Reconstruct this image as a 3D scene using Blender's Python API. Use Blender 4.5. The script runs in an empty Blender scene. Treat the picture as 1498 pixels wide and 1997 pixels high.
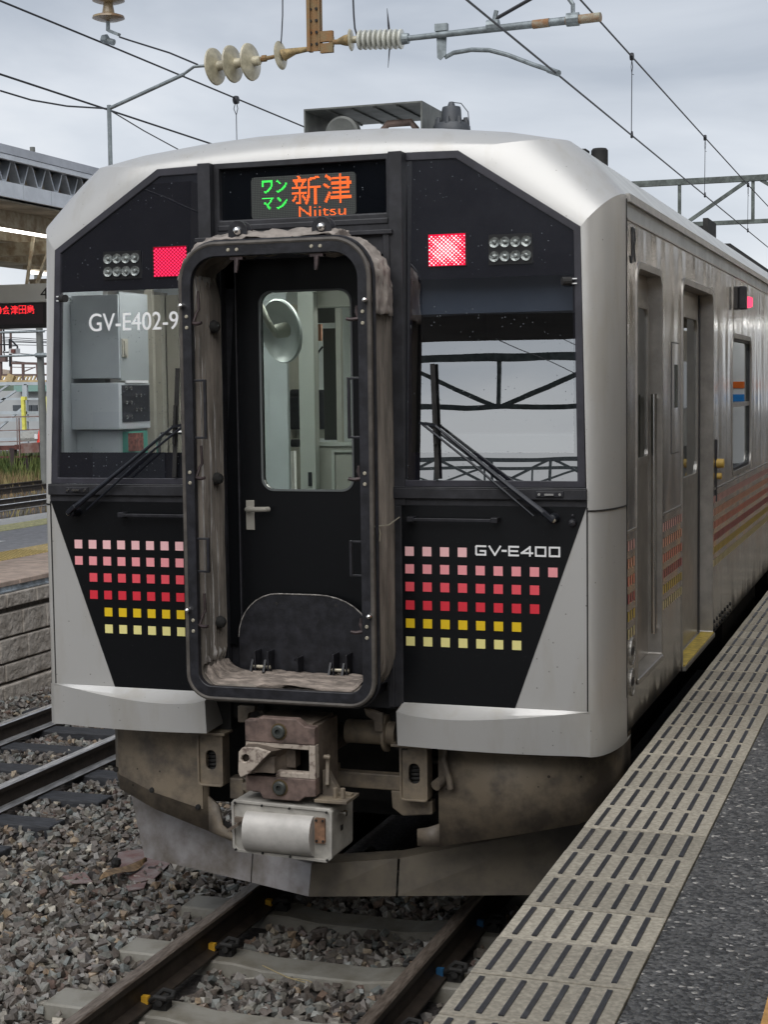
import bpy, bmesh, math, random
import numpy as np
from mathutils import Vector, Matrix, noise
from mathutils.bvhtree import BVHTree
random.seed(7); np.random.seed(7)
PI = math.pi
S = bpy.context.scene
COL = S.collection

# ------------------------------------------------------------------ camera, world, sun, exposure
F_PX, YAW, PIT, ROLL = 3127.0, .32922, -.076974, -.012859
CAM = Vector((2.67302, -6.70051, 2.51569))
_fw = Vector((-math.sin(YAW)*math.cos(PIT), math.cos(YAW)*math.cos(PIT), math.sin(PIT)))
_rt = Vector((math.cos(YAW), math.sin(YAW), 0)); _up = _rt.cross(_fw)
RT = _rt*math.cos(ROLL)+_up*math.sin(ROLL); UP = -_rt*math.sin(ROLL)+_up*math.cos(ROLL); FW = _fw
cd = bpy.data.cameras.new("camera"); cam = bpy.data.objects.new("camera", cd); COL.objects.link(cam)
m = Matrix((RT, UP, -FW)).transposed().to_4x4(); m.translation = CAM; cam.matrix_world = m
cd.sensor_fit = 'VERTICAL'; cd.sensor_height = 36; cd.lens = F_PX/1997*36
cd.clip_start = .05; cd.clip_end = 2000
S.camera = cam

def at(u, v, x=None, y=None, z=None):
    """world point where a sight line of the survey photograph meets a plane x=, y= or z="""
    d = FW+RT*((u-749)/F_PX)-UP*((v-998.5)/F_PX)
    t = (y-CAM.y)/d.y if y is not None else (x-CAM.x)/d.x if x is not None else (z-CAM.z)/d.z
    return CAM+d*t

W = bpy.data.worlds.new("World"); S.world = W; W.use_nodes = True
SUN_EL, SUN_AZ = math.radians(50), math.radians(176)      # azimuth from +Y towards +X
def build_world():
    nt = W.node_tree; N = nt.nodes; L = nt.links; N.clear()
    out = N.new('ShaderNodeOutputWorld'); bg = N.new('ShaderNodeBackground'); L.new(bg.outputs[0], out.inputs[0])
    sky = N.new('ShaderNodeTexSky'); sky.sky_type = 'NISHITA'; sky.sun_disc = False
    sky.sun_elevation = SUN_EL; sky.sun_rotation = SUN_AZ
    tc = N.new('ShaderNodeTexCoord'); sep = N.new('ShaderNodeSeparateXYZ'); L.new(tc.outputs['Generated'], sep.inputs[0])
    mp = N.new('ShaderNodeMapping'); mp.inputs['Scale'].default_value = (1, 1, 3.2); L.new(tc.outputs['Generated'], mp.inputs[0])
    nz = N.new('ShaderNodeTexNoise'); nz.inputs['Scale'].default_value = 2.6; nz.inputs['Detail'].default_value = 6
    nz.inputs['Roughness'].default_value = .5; nz.inputs['Distortion'].default_value = .5; L.new(mp.outputs[0], nz.inputs[0])
    el = N.new('ShaderNodeMapRange'); el.inputs[1].default_value = -.02; el.inputs[2].default_value = .42
    L.new(sep.outputs[2], el.inputs[0])
    a = N.new('ShaderNodeMath'); a.operation = 'MULTIPLY_ADD'; a.inputs[1].default_value = 1.7; a.inputs[2].default_value = -.86
    L.new(nz.outputs[0], a.inputs[0])
    b = N.new('ShaderNodeMath'); b.operation = 'ADD'; b.use_clamp = True; L.new(el.outputs[0], b.inputs[0]); L.new(a.outputs[0], b.inputs[1])
    cr = N.new('ShaderNodeValToRGB'); e = cr.color_ramp.elements
    e[0].position = 0; e[0].color = (.87, .89, .92, 1); e[1].position = 1; e[1].color = (.34, .38, .45, 1)
    k = e.new(.28); k.color = (.68, .72, .78, 1); k = e.new(.62); k.color = (.46, .505, .575, 1)
    L.new(b.outputs[0], cr.inputs[0])
    sc = N.new('ShaderNodeVectorMath'); sc.operation = 'SCALE'; sc.inputs['Scale'].default_value = .1; L.new(sky.outputs[0], sc.inputs[0])
    mx = N.new('ShaderNodeMix'); mx.data_type = 'RGBA'; mx.inputs[0].default_value = .93
    L.new(sc.outputs[0], mx.inputs[6]); L.new(cr.outputs[0], mx.inputs[7])
    L.new(mx.outputs[2], bg.inputs[0]); bg.inputs[1].default_value = SKY_STRENGTH
SKY_STRENGTH = .92
build_world()
sd = bpy.data.lights.new("sun", 'SUN'); sun = bpy.data.objects.new("sun", sd); COL.objects.link(sun)
sd.energy = 2.6; sd.angle = math.radians(70); sd.color = (1, .985, .965)
sdir = Vector((math.sin(SUN_AZ)*math.cos(SUN_EL), math.cos(SUN_AZ)*math.cos(SUN_EL), math.sin(SUN_EL)))
sun.rotation_euler = sdir.to_track_quat('Z', 'Y').to_euler()
S.view_settings.view_transform = 'Standard'; S.view_settings.look = 'None'
S.view_settings.gamma = 1; S.view_settings.use_curve_mapping = False; S.view_settings.exposure = 0.22
S.render.engine = 'CYCLES'; S.cycles.max_bounces = 8; S.cycles.transparent_max_bounces = 12

# ------------------------------------------------------------------ materials
def hexc(h):
    f = lambda c: c/12.92 if c <= .04045 else ((c+.055)/1.055)**2.4
    return tuple(f(int(h[i:i+2], 16)/255) for i in (0, 2, 4))
MC = {}
def mat(name, col, rough=.5, metal=0, var=0, vscale=6, col2=None, bump=0, bscale=30, bdetail=4, emit=None, estr=1, coat=0,
        drops=0, dropcol=(.55, .57, .6), rvar=0, stretch=(1, 1, 1), ior=1.5, spec=.5, lo=.4, hi=.65):
    if name in MC: return MC[name]
    M = bpy.data.materials.new(name); M.use_nodes = True; nt = M.node_tree; N = nt.nodes; L = nt.links
    p = N['Principled BSDF']; p.inputs['Roughness'].default_value = rough; p.inputs['Metallic'].default_value = metal
    p.inputs['Base Color'].default_value = (*col, 1); p.inputs['IOR'].default_value = ior
    p.inputs['Specular IOR Level'].default_value = spec
    if coat: p.inputs['Coat Weight'].default_value = coat; p.inputs['Coat Roughness'].default_value = .06
    tc = N.new('ShaderNodeTexCoord'); mp = N.new('ShaderNodeMapping'); mp.inputs['Scale'].default_value = stretch
    L.new(tc.outputs['Object'], mp.inputs[0]); vec = mp.outputs[0]
    cur = None
    if var or col2:
        nz = N.new('ShaderNodeTexNoise'); nz.inputs['Scale'].default_value = vscale; nz.inputs['Detail'].default_value = 7
        nz.inputs['Roughness'].default_value = .62; L.new(vec, nz.inputs[0])
        mr = N.new('ShaderNodeMapRange'); mr.inputs[1].default_value = lo; mr.inputs[2].default_value = hi; L.new(nz.outputs[0], mr.inputs[0])
        mx = N.new('ShaderNodeMix'); mx.data_type = 'RGBA'; L.new(mr.outputs[0], mx.inputs[0])
        c2 = col2 if col2 else tuple(min(1, c*(1+var)) for c in col); c1 = col if col2 else tuple(c*(1-var) for c in col)
        mx.inputs[6].default_value = (*c1, 1); mx.inputs[7].default_value = (*c2, 1); cur = mx.outputs[2]
        if rvar:
            m2 = N.new('ShaderNodeMapRange'); m2.inputs[3].default_value = max(.02, rough-rvar); m2.inputs[4].default_value = min(1, rough+rvar)
            L.new(mr.outputs[0], m2.inputs[0]); L.new(m2.outputs[0], p.inputs['Roughness'])
    if drops:
        vo = N.new('ShaderNodeTexVoronoi'); vo.inputs['Scale'].default_value = drops; L.new(tc.outputs['Object'], vo.inputs[0])
        n2 = N.new('ShaderNodeTexNoise'); n2.inputs['Scale'].default_value = 3.5; L.new(tc.outputs['Object'], n2.inputs[0])
        # only some cells hold a drop
        sx = N.new('ShaderNodeSeparateColor'); L.new(vo.outputs['Color'], sx.inputs[0])
        th = N.new('ShaderNodeMath'); th.operation = 'MULTIPLY'; L.new(n2.outputs[0], th.inputs[0]); th.inputs[1].default_value = .26
        lt = N.new('ShaderNodeMath'); lt.operation = 'LESS_THAN'; L.new(sx.outputs[0], lt.inputs[0]); L.new(th.outputs[0], lt.inputs[1])
        rr = N.new('ShaderNodeMath'); rr.operation = 'MULTIPLY'; L.new(sx.outputs[1], rr.inputs[0]); rr.inputs[1].default_value = .2
        dl = N.new('ShaderNodeMath'); dl.operation = 'LESS_THAN'; L.new(vo.outputs['Distance'], dl.inputs[0]); L.new(rr.outputs[0], dl.inputs[1])
        an = N.new('ShaderNodeMath'); an.operation = 'MULTIPLY'; L.new(lt.outputs[0], an.inputs[0]); L.new(dl.outputs[0], an.inputs[1])
        m3 = N.new('ShaderNodeMix'); m3.data_type = 'RGBA'; L.new(an.outputs[0], m3.inputs[0])
        if cur: L.new(cur, m3.inputs[6])
        else: m3.inputs[6].default_value = (*col, 1)
        m3.inputs[7].default_value = (*dropcol, 1); cur = m3.outputs[2]
    if cur: L.new(cur, p.inputs['Base Color'])
    if bump:
        nb = N.new('ShaderNodeTexNoise'); nb.inputs['Scale'].default_value = bscale; nb.inputs['Detail'].default_value = bdetail
        L.new(vec, nb.inputs[0]); bp = N.new('ShaderNodeBump'); bp.inputs['Strength'].default_value = 1; bp.inputs['Distance'].default_value = bump
        L.new(nb.outputs[0], bp.inputs['Height']); L.new(bp.outputs[0], p.inputs['Normal'])
        if coat: L.new(bp.outputs[0], p.inputs['Coat Normal'])
    if emit:
        p.inputs['Emission Color'].default_value = (*emit, 1); p.inputs['Emission Strength'].default_value = estr
    MC[name] = M; return M

def glassmat(name, tint, refl, dark=None, rough=.0, wave=0, drops=0):
    M = bpy.data.materials.new(name); M.use_nodes = True; nt = M.node_tree; N = nt.nodes; L = nt.links; N.clear()
    out = N.new('ShaderNodeOutputMaterial'); mx = N.new('ShaderNodeMixShader')
    if dark is None:
        a = N.new('ShaderNodeBsdfTransparent'); a.inputs[0].default_value = (*tint, 1)
    else:
        a = N.new('ShaderNodeBsdfDiffuse'); a.inputs[0].default_value = (*dark, 1)
    g = N.new('ShaderNodeBsdfGlossy'); g.inputs['Roughness'].default_value = rough; g.inputs[0].default_value = (.96, .98, 1, 1)
    lw = N.new('ShaderNodeLayerWeight'); lw.inputs[0].default_value = .12
    ad = N.new('ShaderNodeMath'); ad.operation = 'ADD'; ad.use_clamp = True; ad.inputs[1].default_value = refl
    L.new(lw.outputs['Fresnel'], ad.inputs[0]); L.new(ad.outputs[0], mx.inputs[0])
    L.new(a.outputs[0], mx.inputs[1]); L.new(g.outputs[0], mx.inputs[2])
    last = mx.outputs[0]
    if wave:
        tc = N.new('ShaderNodeTexCoord'); nb = N.new('ShaderNodeTexNoise'); nb.inputs['Scale'].default_value = 3; nb.inputs['Detail'].default_value = 1
        L.new(tc.outputs['Object'], nb.inputs[0]); bp = N.new('ShaderNodeBump'); bp.inputs['Distance'].default_value = wave
        L.new(nb.outputs[0], bp.inputs['Height']); L.new(bp.outputs[0], g.inputs['Normal'])
    if drops:
        tc = N.new('ShaderNodeTexCoord')
        vo = N.new('ShaderNodeTexVoronoi'); vo.inputs['Scale'].default_value = drops; L.new(tc.outputs['Object'], vo.inputs[0])
        n2 = N.new('ShaderNodeTexNoise'); n2.inputs['Scale'].default_value = 3.5; L.new(tc.outputs['Object'], n2.inputs[0])
        sx = N.new('ShaderNodeSeparateColor'); L.new(vo.outputs['Color'], sx.inputs[0])
        th = N.new('ShaderNodeMath'); th.operation = 'MULTIPLY'; L.new(n2.outputs[0], th.inputs[0]); th.inputs[1].default_value = .46
        lt = N.new('ShaderNodeMath'); lt.operation = 'LESS_THAN'; L.new(sx.outputs[0], lt.inputs[0]); L.new(th.outputs[0], lt.inputs[1])
        rr = N.new('ShaderNodeMath'); rr.operation = 'MULTIPLY'; L.new(sx.outputs[1], rr.inputs[0]); rr.inputs[1].default_value = .2
        dl = N.new('ShaderNodeMath'); dl.operation = 'LESS_THAN'; L.new(vo.outputs['Distance'], dl.inputs[0]); L.new(rr.outputs[0], dl.inputs[1])
        an = N.new('ShaderNodeMath'); an.operation = 'MULTIPLY'; L.new(lt.outputs[0], an.inputs[0]); L.new(dl.outputs[0], an.inputs[1])
        d = N.new('ShaderNodeBsdfPrincipled'); d.inputs['Base Color'].default_value = (.15, .165, .18, 1); d.inputs['Roughness'].default_value = .1
        m2 = N.new('ShaderNodeMixShader'); L.new(an.outputs[0], m2.inputs[0]); L.new(last, m2.inputs[1]); L.new(d.outputs[0], m2.inputs[2]); last = m2.outputs[0]
    L.new(last, out.inputs[0]); return M

def emat(name, col, s):
    M = bpy.data.materials.new(name); M.use_nodes = True; N = M.node_tree.nodes; L = M.node_tree.links; N.clear()
    o = N.new('ShaderNodeOutputMaterial'); e = N.new('ShaderNodeEmission'); e.inputs[0].default_value = (*col, 1); e.inputs[1].default_value = s
    L.new(e.outputs[0], o.inputs[0]); return M

# ------------------------------------------------------------------ mesh helpers
def rrect(x0, x1, z0, z1, r, n=6, rt=None):
    """rounded rectangle, counter-clockwise from lower left; rt = radius of the two upper corners"""
    rt = r if rt is None else rt; P = []
    for cx, cz, a0, q in ((x0+r, z0+r, PI, r), (x1-r, z0+r, 1.5*PI, r), (x1-rt, z1-rt, 0, rt), (x0+rt, z1-rt, .5*PI, rt)):
        for i in range(n+1):
            a = a0+i*(PI/2)/n; P.append((cx+q*math.cos(a), cz+q*math.sin(a)))
    return P
class MB:
    def __init__(s): s.v = []; s.f = []; s.m = []; s.cm = 0
    def add(s, vs, fs):
        o = len(s.v); s.v += [tuple(v) for v in vs]; s.f += [tuple(i+o for i in f) for f in fs]; s.m += [s.cm]*len(fs); return s
    def box(s, x0, x1, y0, y1, z0, z1, M=None):
        V = [Vector(p) for p in ((x0, y0, z0), (x1, y0, z0), (x1, y1, z0), (x0, y1, z0), (x0, y0, z1), (x1, y0, z1), (x1, y1, z1), (x0, y1, z1))]
        if M is not None: V = [M @ p for p in V]
        return s.add(V, [(0, 3, 2, 1), (4, 5, 6, 7), (0, 1, 5, 4), (1, 2, 6, 5), (2, 3, 7, 6), (3, 0, 4, 7)])
    def bar(s, a, b, w, h=None, up=(0, 0, 1)):
        a = Vector(a); b = Vector(b); h = h or w; d = (b-a); l = d.length; d.normalize(); u = Vector(up)
        if abs(d.dot(u)) > .98: u = Vector((1, 0, 0))
        x = d.cross(u).normalized(); z = x.cross(d)
        M = Matrix((x, d, z)).transposed().to_4x4(); M.translation = a
        return s.box(-w/2, w/2, 0, l, -h/2, h/2, M)
    def tube(s, pts, r, n=8, caps=True, closed=False):
        P = [Vector(p) for p in pts]; K = len(P); rr = r if isinstance(r, (list, tuple)) else [r]*K
        pu = None; vs = []
        for i, p in enumerate(P):
            if closed: t = (P[(i+1) % K]-P[i-1]).normalized()
            else: t = (P[min(i+1, K-1)]-P[max(i-1, 0)]).normalized()
            if pu is None: pu = Vector((0, 0, 1)) if abs(t.z) < .9 else Vector((1, 0, 0))
            u = (pu-t*pu.dot(t)).normalized(); w = t.cross(u); pu = u
            for k in range(n):
                a = 2*PI*k/n; vs.append(p+(u*math.cos(a)+w*math.sin(a))*rr[i])
        fs = []
        for i in range(K if closed else K-1):
            j = (i+1) % K
            for k in range(n):
                l = (k+1) % n; fs.append((i*n+k, i*n+l, j*n+l, j*n+k))
        if caps and not closed: fs += [tuple(range(n-1, -1, -1)), tuple((K-1)*n+k for k in range(n))]
        return s.add(vs, fs)
    def cyl(s, a, b, r, r2=None, n=16, caps=True): return s.tube([a, b], [r, r if r2 is None else r2], n, caps)
    def lathe(s, prof, o, axis=(0, 0, 1), n=24):
        """prof = [(radius, height)]"""
        ax = Vector(axis).normalized(); u = Vector((1, 0, 0)) if abs(ax.x) < .9 else Vector((0, 1, 0)); u = (u-ax*u.dot(ax)).normalized(); w = ax.cross(u)
        o = Vector(o); vs = []; fs = []
        for r, h in prof:
            for k in range(n):
                a = 2*PI*k/n; vs.append(o+ax*h+(u*math.cos(a)+w*math.sin(a))*max(r, 1e-5))
        for i in range(len(prof)-1):
            for k in range(n):
                l = (k+1) % n; fs.append((i*n+k, i*n+l, (i+1)*n+l, (i+1)*n+k))
        return s.add(vs, fs)
    def prism(s, poly, a, b, ax='y'):
        """poly in (x,z) for ax y, (y,z) for ax x, (x,y) for ax z"""
        f = {'y': lambda p, q: (p[0], q, p[1]), 'x': lambda p, q: (q, p[0], p[1]), 'z': lambda p, q: (p[0], p[1], q)}[ax]
        n = len(poly); vs = [f(p, a) for p in poly]+[f(p, b) for p in poly]
        fs = [tuple(range(n)), tuple(range(2*n-1, n-1, -1))]+[(i, i+n, (i+1) % n+n, (i+1) % n) for i in range(n)]
        return s.add(vs, fs)
    def ring(s, outer, inner, a, b, ax='y'):
        """frame between two closed polylines of equal length"""
        f = {'y': lambda p, q: (p[0], q, p[1]), 'x': lambda p, q: (q, p[0], p[1]), 'z': lambda p, q: (p[0], p[1], q)}[ax]
        n = len(outer); vs = [f(p, a) for p in outer]+[f(p, a) for p in inner]+[f(p, b) for p in outer]+[f(p, b) for p in inner]; fs = []
        for i in range(n):
            j = (i+1) % n
            fs += [(i, j, n+j, n+i), (2*n+i, 3*n+i, 3*n+j, 2*n+j), (i, 2*n+i, 2*n+j, j), (n+i, n+j, 3*n+j, 3*n+i)]
        return s.add(vs, fs)
    def grid(s, rows, wrap=False):
        n = len(rows[0]); vs = [p for r in rows for p in r]; fs = []
        for i in range(len(rows)-1):
            for j in range(n if wrap else n-1):
                k = (j+1) % n; fs.append((i*n+j, i*n+k, (i+1)*n+k, (i+1)*n+j))
        return s.add(vs, fs)
    def poly(s, pts): return s.add(pts, [tuple(range(len(pts)))])
    def split(s):
        """one MB for each connected piece"""
        P = list(range(len(s.v)))
        def find(i):
            while P[i] != i: P[i] = P[P[i]]; i = P[i]
            return i
        for f in s.f:
            a = find(f[0])
            for k in f[1:]: P[find(k)] = a
        G = {}
        for f, mi in zip(s.f, s.m): G.setdefault(find(f[0]), []).append((f, mi))
        out = []
        for fs in G.values():
            q = MB(); ix = {}
            for f, mi in fs:
                for k in f:
                    if k not in ix: ix[k] = len(q.v); q.v.append(s.v[k])
                q.f.append(tuple(ix[k] for k in f)); q.m.append(mi)
            out.append(q)
        return out
    def build_each(s, name, mats, parent=None, **k): return [q.build(name, mats, parent, **k) for q in s.split()]
    def build_lr(s, name, mats, parent=None, **k):
        """left and right halves as two parts"""
        out = []
        for sgn in (-1, 1):
            q = MB()
            for p in s.split():
                if sum(v[0] for v in p.v)*sgn > 0 or (sgn == 1 and sum(v[0] for v in p.v) == 0):
                    o = len(q.v); q.v += p.v; q.f += [tuple(i+o for i in f) for f in p.f]; q.m += p.m
            if q.f: out.append(q.build(name, mats, parent, **k))
        return out
    def build(s, name, mats, parent=None, smooth=False, bevel=0, loc=None, solid=0, fixn=True, angle=35):
        me = bpy.data.meshes.new(name)
        o3 = Vector((0, 0, 0))
        if parent is not None:
            q = parent
            while q is not None: o3 += q.location; q = q.parent
        if loc is not None: o3 = o3+Vector(loc)
        vs = [(a-o3.x, b-o3.y, c-o3.z) for a, b, c in s.v] if o3.length else s.v
        me.from_pydata(vs, [], s.f)
        if not isinstance(mats, (list, tuple)): mats = [mats]
        for mm in mats: me.materials.append(mm)
        if len(mats) > 1: me.polygons.foreach_set('material_index', s.m)
        if fixn:
            bm = bmesh.new(); bm.from_mesh(me); bmesh.ops.recalc_face_normals(bm, faces=bm.faces); bm.to_mesh(me); bm.free()
        if smooth:
            me.polygons.foreach_set('use_smooth', [True]*len(me.polygons))
            try: me.set_sharp_from_angle(angle=math.radians(angle))
            except Exception: pass
        me.update(); ob = bpy.data.objects.new(name, me); COL.objects.link(ob)
        if parent is not None: ob.parent = parent
        if loc is not None: ob.location = Vector(loc)
        if solid:
            md = ob.modifiers.new('solid', 'SOLIDIFY'); md.thickness = solid; md.offset = 0
        if bevel:
            md = ob.modifiers.new('bevel', 'BEVEL'); md.width = bevel; md.segments = 2; md.limit_method = 'ANGLE'; md.angle_limit = math.radians(40)
        return ob
def tag(o, label=None, cat=None, group=None, kind=None):
    if label: o['label'] = label
    if cat: o['category'] = cat
    if group: o['group'] = group
    if kind: o['kind'] = kind
    return o
def empty(name, loc, label=None, cat=None, group=None):
    o = bpy.data.objects.new(name, None); COL.objects.link(o); o.location = loc; o.empty_display_size = .2
    return tag(o, label, cat, group)
def copy_tree(o, loc=None, label=None):
    c = o.copy(); COL.objects.link(c)
    if loc is not None: c.location = loc
    if label: c['label'] = label
    for ch in list(o.children):
        k = ch.copy(); COL.objects.link(k); k.parent = c
        for g in list(ch.children):
            q = g.copy(); COL.objects.link(q); q.parent = k
    return c
def text_mesh(txt, size=1, bold=0, xs=1):
    cu = bpy.data.curves.new('t', 'FONT'); cu.body = txt; cu.size = size; cu.offset = bold; cu.resolution_u = 6
    ob = bpy.data.objects.new('t', cu); COL.objects.link(ob); bpy.context.view_layer.update()
    me = bpy.data.meshes.new_from_object(ob); bpy.data.objects.remove(ob)
    v = [(p.co.x*xs, p.co.y) for p in me.vertices]; f = [tuple(p.vertices) for p in me.polygons]
    bpy.data.meshes.remove(me); return v, f
def place_text(mb, txt, x0, x1, z0, z1, fn, bold=0, depth=.0):
    """fit text into a box in 2-D, fn(x,z)->3-D"""
    v, f = text_mesh(txt, 1, bold); xs = [p[0] for p in v]; ys = [p[1] for p in v]
    a, b, c, d = min(xs), max(xs), min(ys), max(ys)
    mb.add([fn(x0+(p[0]-a)/(b-a)*(x1-x0), z0+(p[1]-c)/(d-c)*(z1-z0)) for p in v], f)
def led_points(txt, x0, x1, z0, z1, pitch, bold=0):
    v, f = text_mesh(txt, 1, bold); xs = [p[0] for p in v]; ys = [p[1] for p in v]; a, b, c, d = min(xs), max(xs), min(ys), max(ys)
    V = [Vector((x0+(p[0]-a)/(b-a)*(x1-x0), z0+(p[1]-c)/(d-c)*(z1-z0), 0)) for p in v]
    T = BVHTree.FromPolygons(V, f); out = []
    nx = int((x1-x0)/pitch); nz = int((z1-z0)/pitch)
    for i in range(nx+1):
        for j in range(nz+1):
            x = x0+(i+.5)*pitch; z = z0+(j+.5)*pitch
            if T.ray_cast(Vector((x, z, 1)), Vector((0, 0, -1)), 5)[0] is not None: out.append((x, z))
    return out

# ------------------------------------------------------------------ material table
silver = mat('silver_paint', (.515, .508, .49), .33, .32, var=.07, vscale=2.6, bump=.0004, bscale=250, drops=55, dropcol=(.28, .27, .25), col2=(.46, .44, .40), lo=.5, hi=.72, stretch=(2.5, 2.5, .6))
roofmat = mat('roof_paint', (.50, .51, .50), .5, 0, var=.12, vscale=4, bump=.0006, bscale=60)
steel = mat('stainless', (.49, .465, .44), .19, .96, var=.10, vscale=2.2, bump=.0115, bscale=3.6, bdetail=1.2, rvar=.05, stretch=(1, 1, .30))
steel2 = mat('stainless_trim', (.46, .44, .41), .33, .88, var=.1, vscale=9)
blackp = mat('black_paint', (.005, .0055, .0065), .3, 0, drops=130, dropcol=(.075, .08, .085), bump=.0003, bscale=18, spec=.35)
blackm = mat('black_matte', (.022, .022, .026), .5, 0, var=.35, vscale=14, bump=.0004, bscale=90)
blackf = mat('black_frame', (.017, .017, .021), .42, 0, var=.4, vscale=20, bump=.0006, bscale=120)
rubber = mat('rubber_rim', (.085, .075, .065), .6, 0, var=.3, vscale=12)
wiperm = mat('wiper_metal', (.012, .014, .02), .4, .2, var=.3, vscale=30)
fabric = mat('bellows_cloth', (.25, .22, .195), .85, 0, var=.35, vscale=9, bump=.002, bscale=45)
fabric2 = mat('bellows_pleats', (.19, .165, .14), .85, 0, var=.4, vscale=7, bump=.0015, bscale=60, stretch=(1, 1, .25))
dirty = mat('dirty_steel', (.24, .195, .14), .55, .1, vscale=6.5, bump=.0012, bscale=50, drops=22, dropcol=(.05, .038, .028), col2=(.12, .10, .08), lo=.42, hi=.6)
plowm = mat('plow_sheen', (.40, .38, .38), .38, .3, vscale=5, col2=(.20, .175, .15), bump=.0008, bscale=40)
castm = mat('cast_iron', (.17, .135, .105), .65, .1, vscale=12, col2=(.09, .07, .055), bump=.0015, bscale=70)
castred = mat('cast_red', (.18, .125, .105), .7, .05, vscale=13, col2=(.06, .042, .035), bump=.0015, bscale=60)
castwh = mat('cast_worn_white', (.42, .36, .30), .75, .05, vscale=22, col2=(.16, .12, .10), bump=.002, bscale=60, lo=.5, hi=.62)
boxm = mat('coupler_box_paint', (.42, .40, .36), .5, .1, var=.22, vscale=9, bump=.0006, bscale=70)
rustplate = mat('rust_plate', (.22, .12, .07), .75, 0, var=.35, vscale=20)
undr = mat('underframe', (.018, .017, .016), .8, 0, var=.4, vscale=8)
chrome = mat('chrome', (.75, .74, .72), .15, 1)
boltm = mat('bolt_brass', (.5, .46, .36), .45, .5)
white = mat('white_vinyl', (.82, .82, .82), .5)
G1 = glassmat('windshield_glass', (.92, .94, .95), .40, drops=75, wave=.0002)
G2 = glassmat('black_glass', (0, 0, 0), .34, dark=(.012, .012, .017), rough=.004, drops=75, wave=.0002)
G3 = glassmat('door_glass', (.82, .86, .83), .05)
G4 = glassmat('side_glass', (.62, .66, .64), .10)
sdot = [mat('side_vinyl_%d' % i, c, .4, .1) for i, c in enumerate(((.75, .42, .38), (.80, .40, .26), (.75, .26, .18), (.42, .09, .10), (.62, .46, .07), (.68, .60, .30)))]
dotm = [mat('vinyl_%d' % i, hexc(c), .45) for i, c in enumerate(('f3bfc0', 'f09ba0', 'e9545f', 'd9303f', 'e2be1c', 'e6dc90'))]

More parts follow.
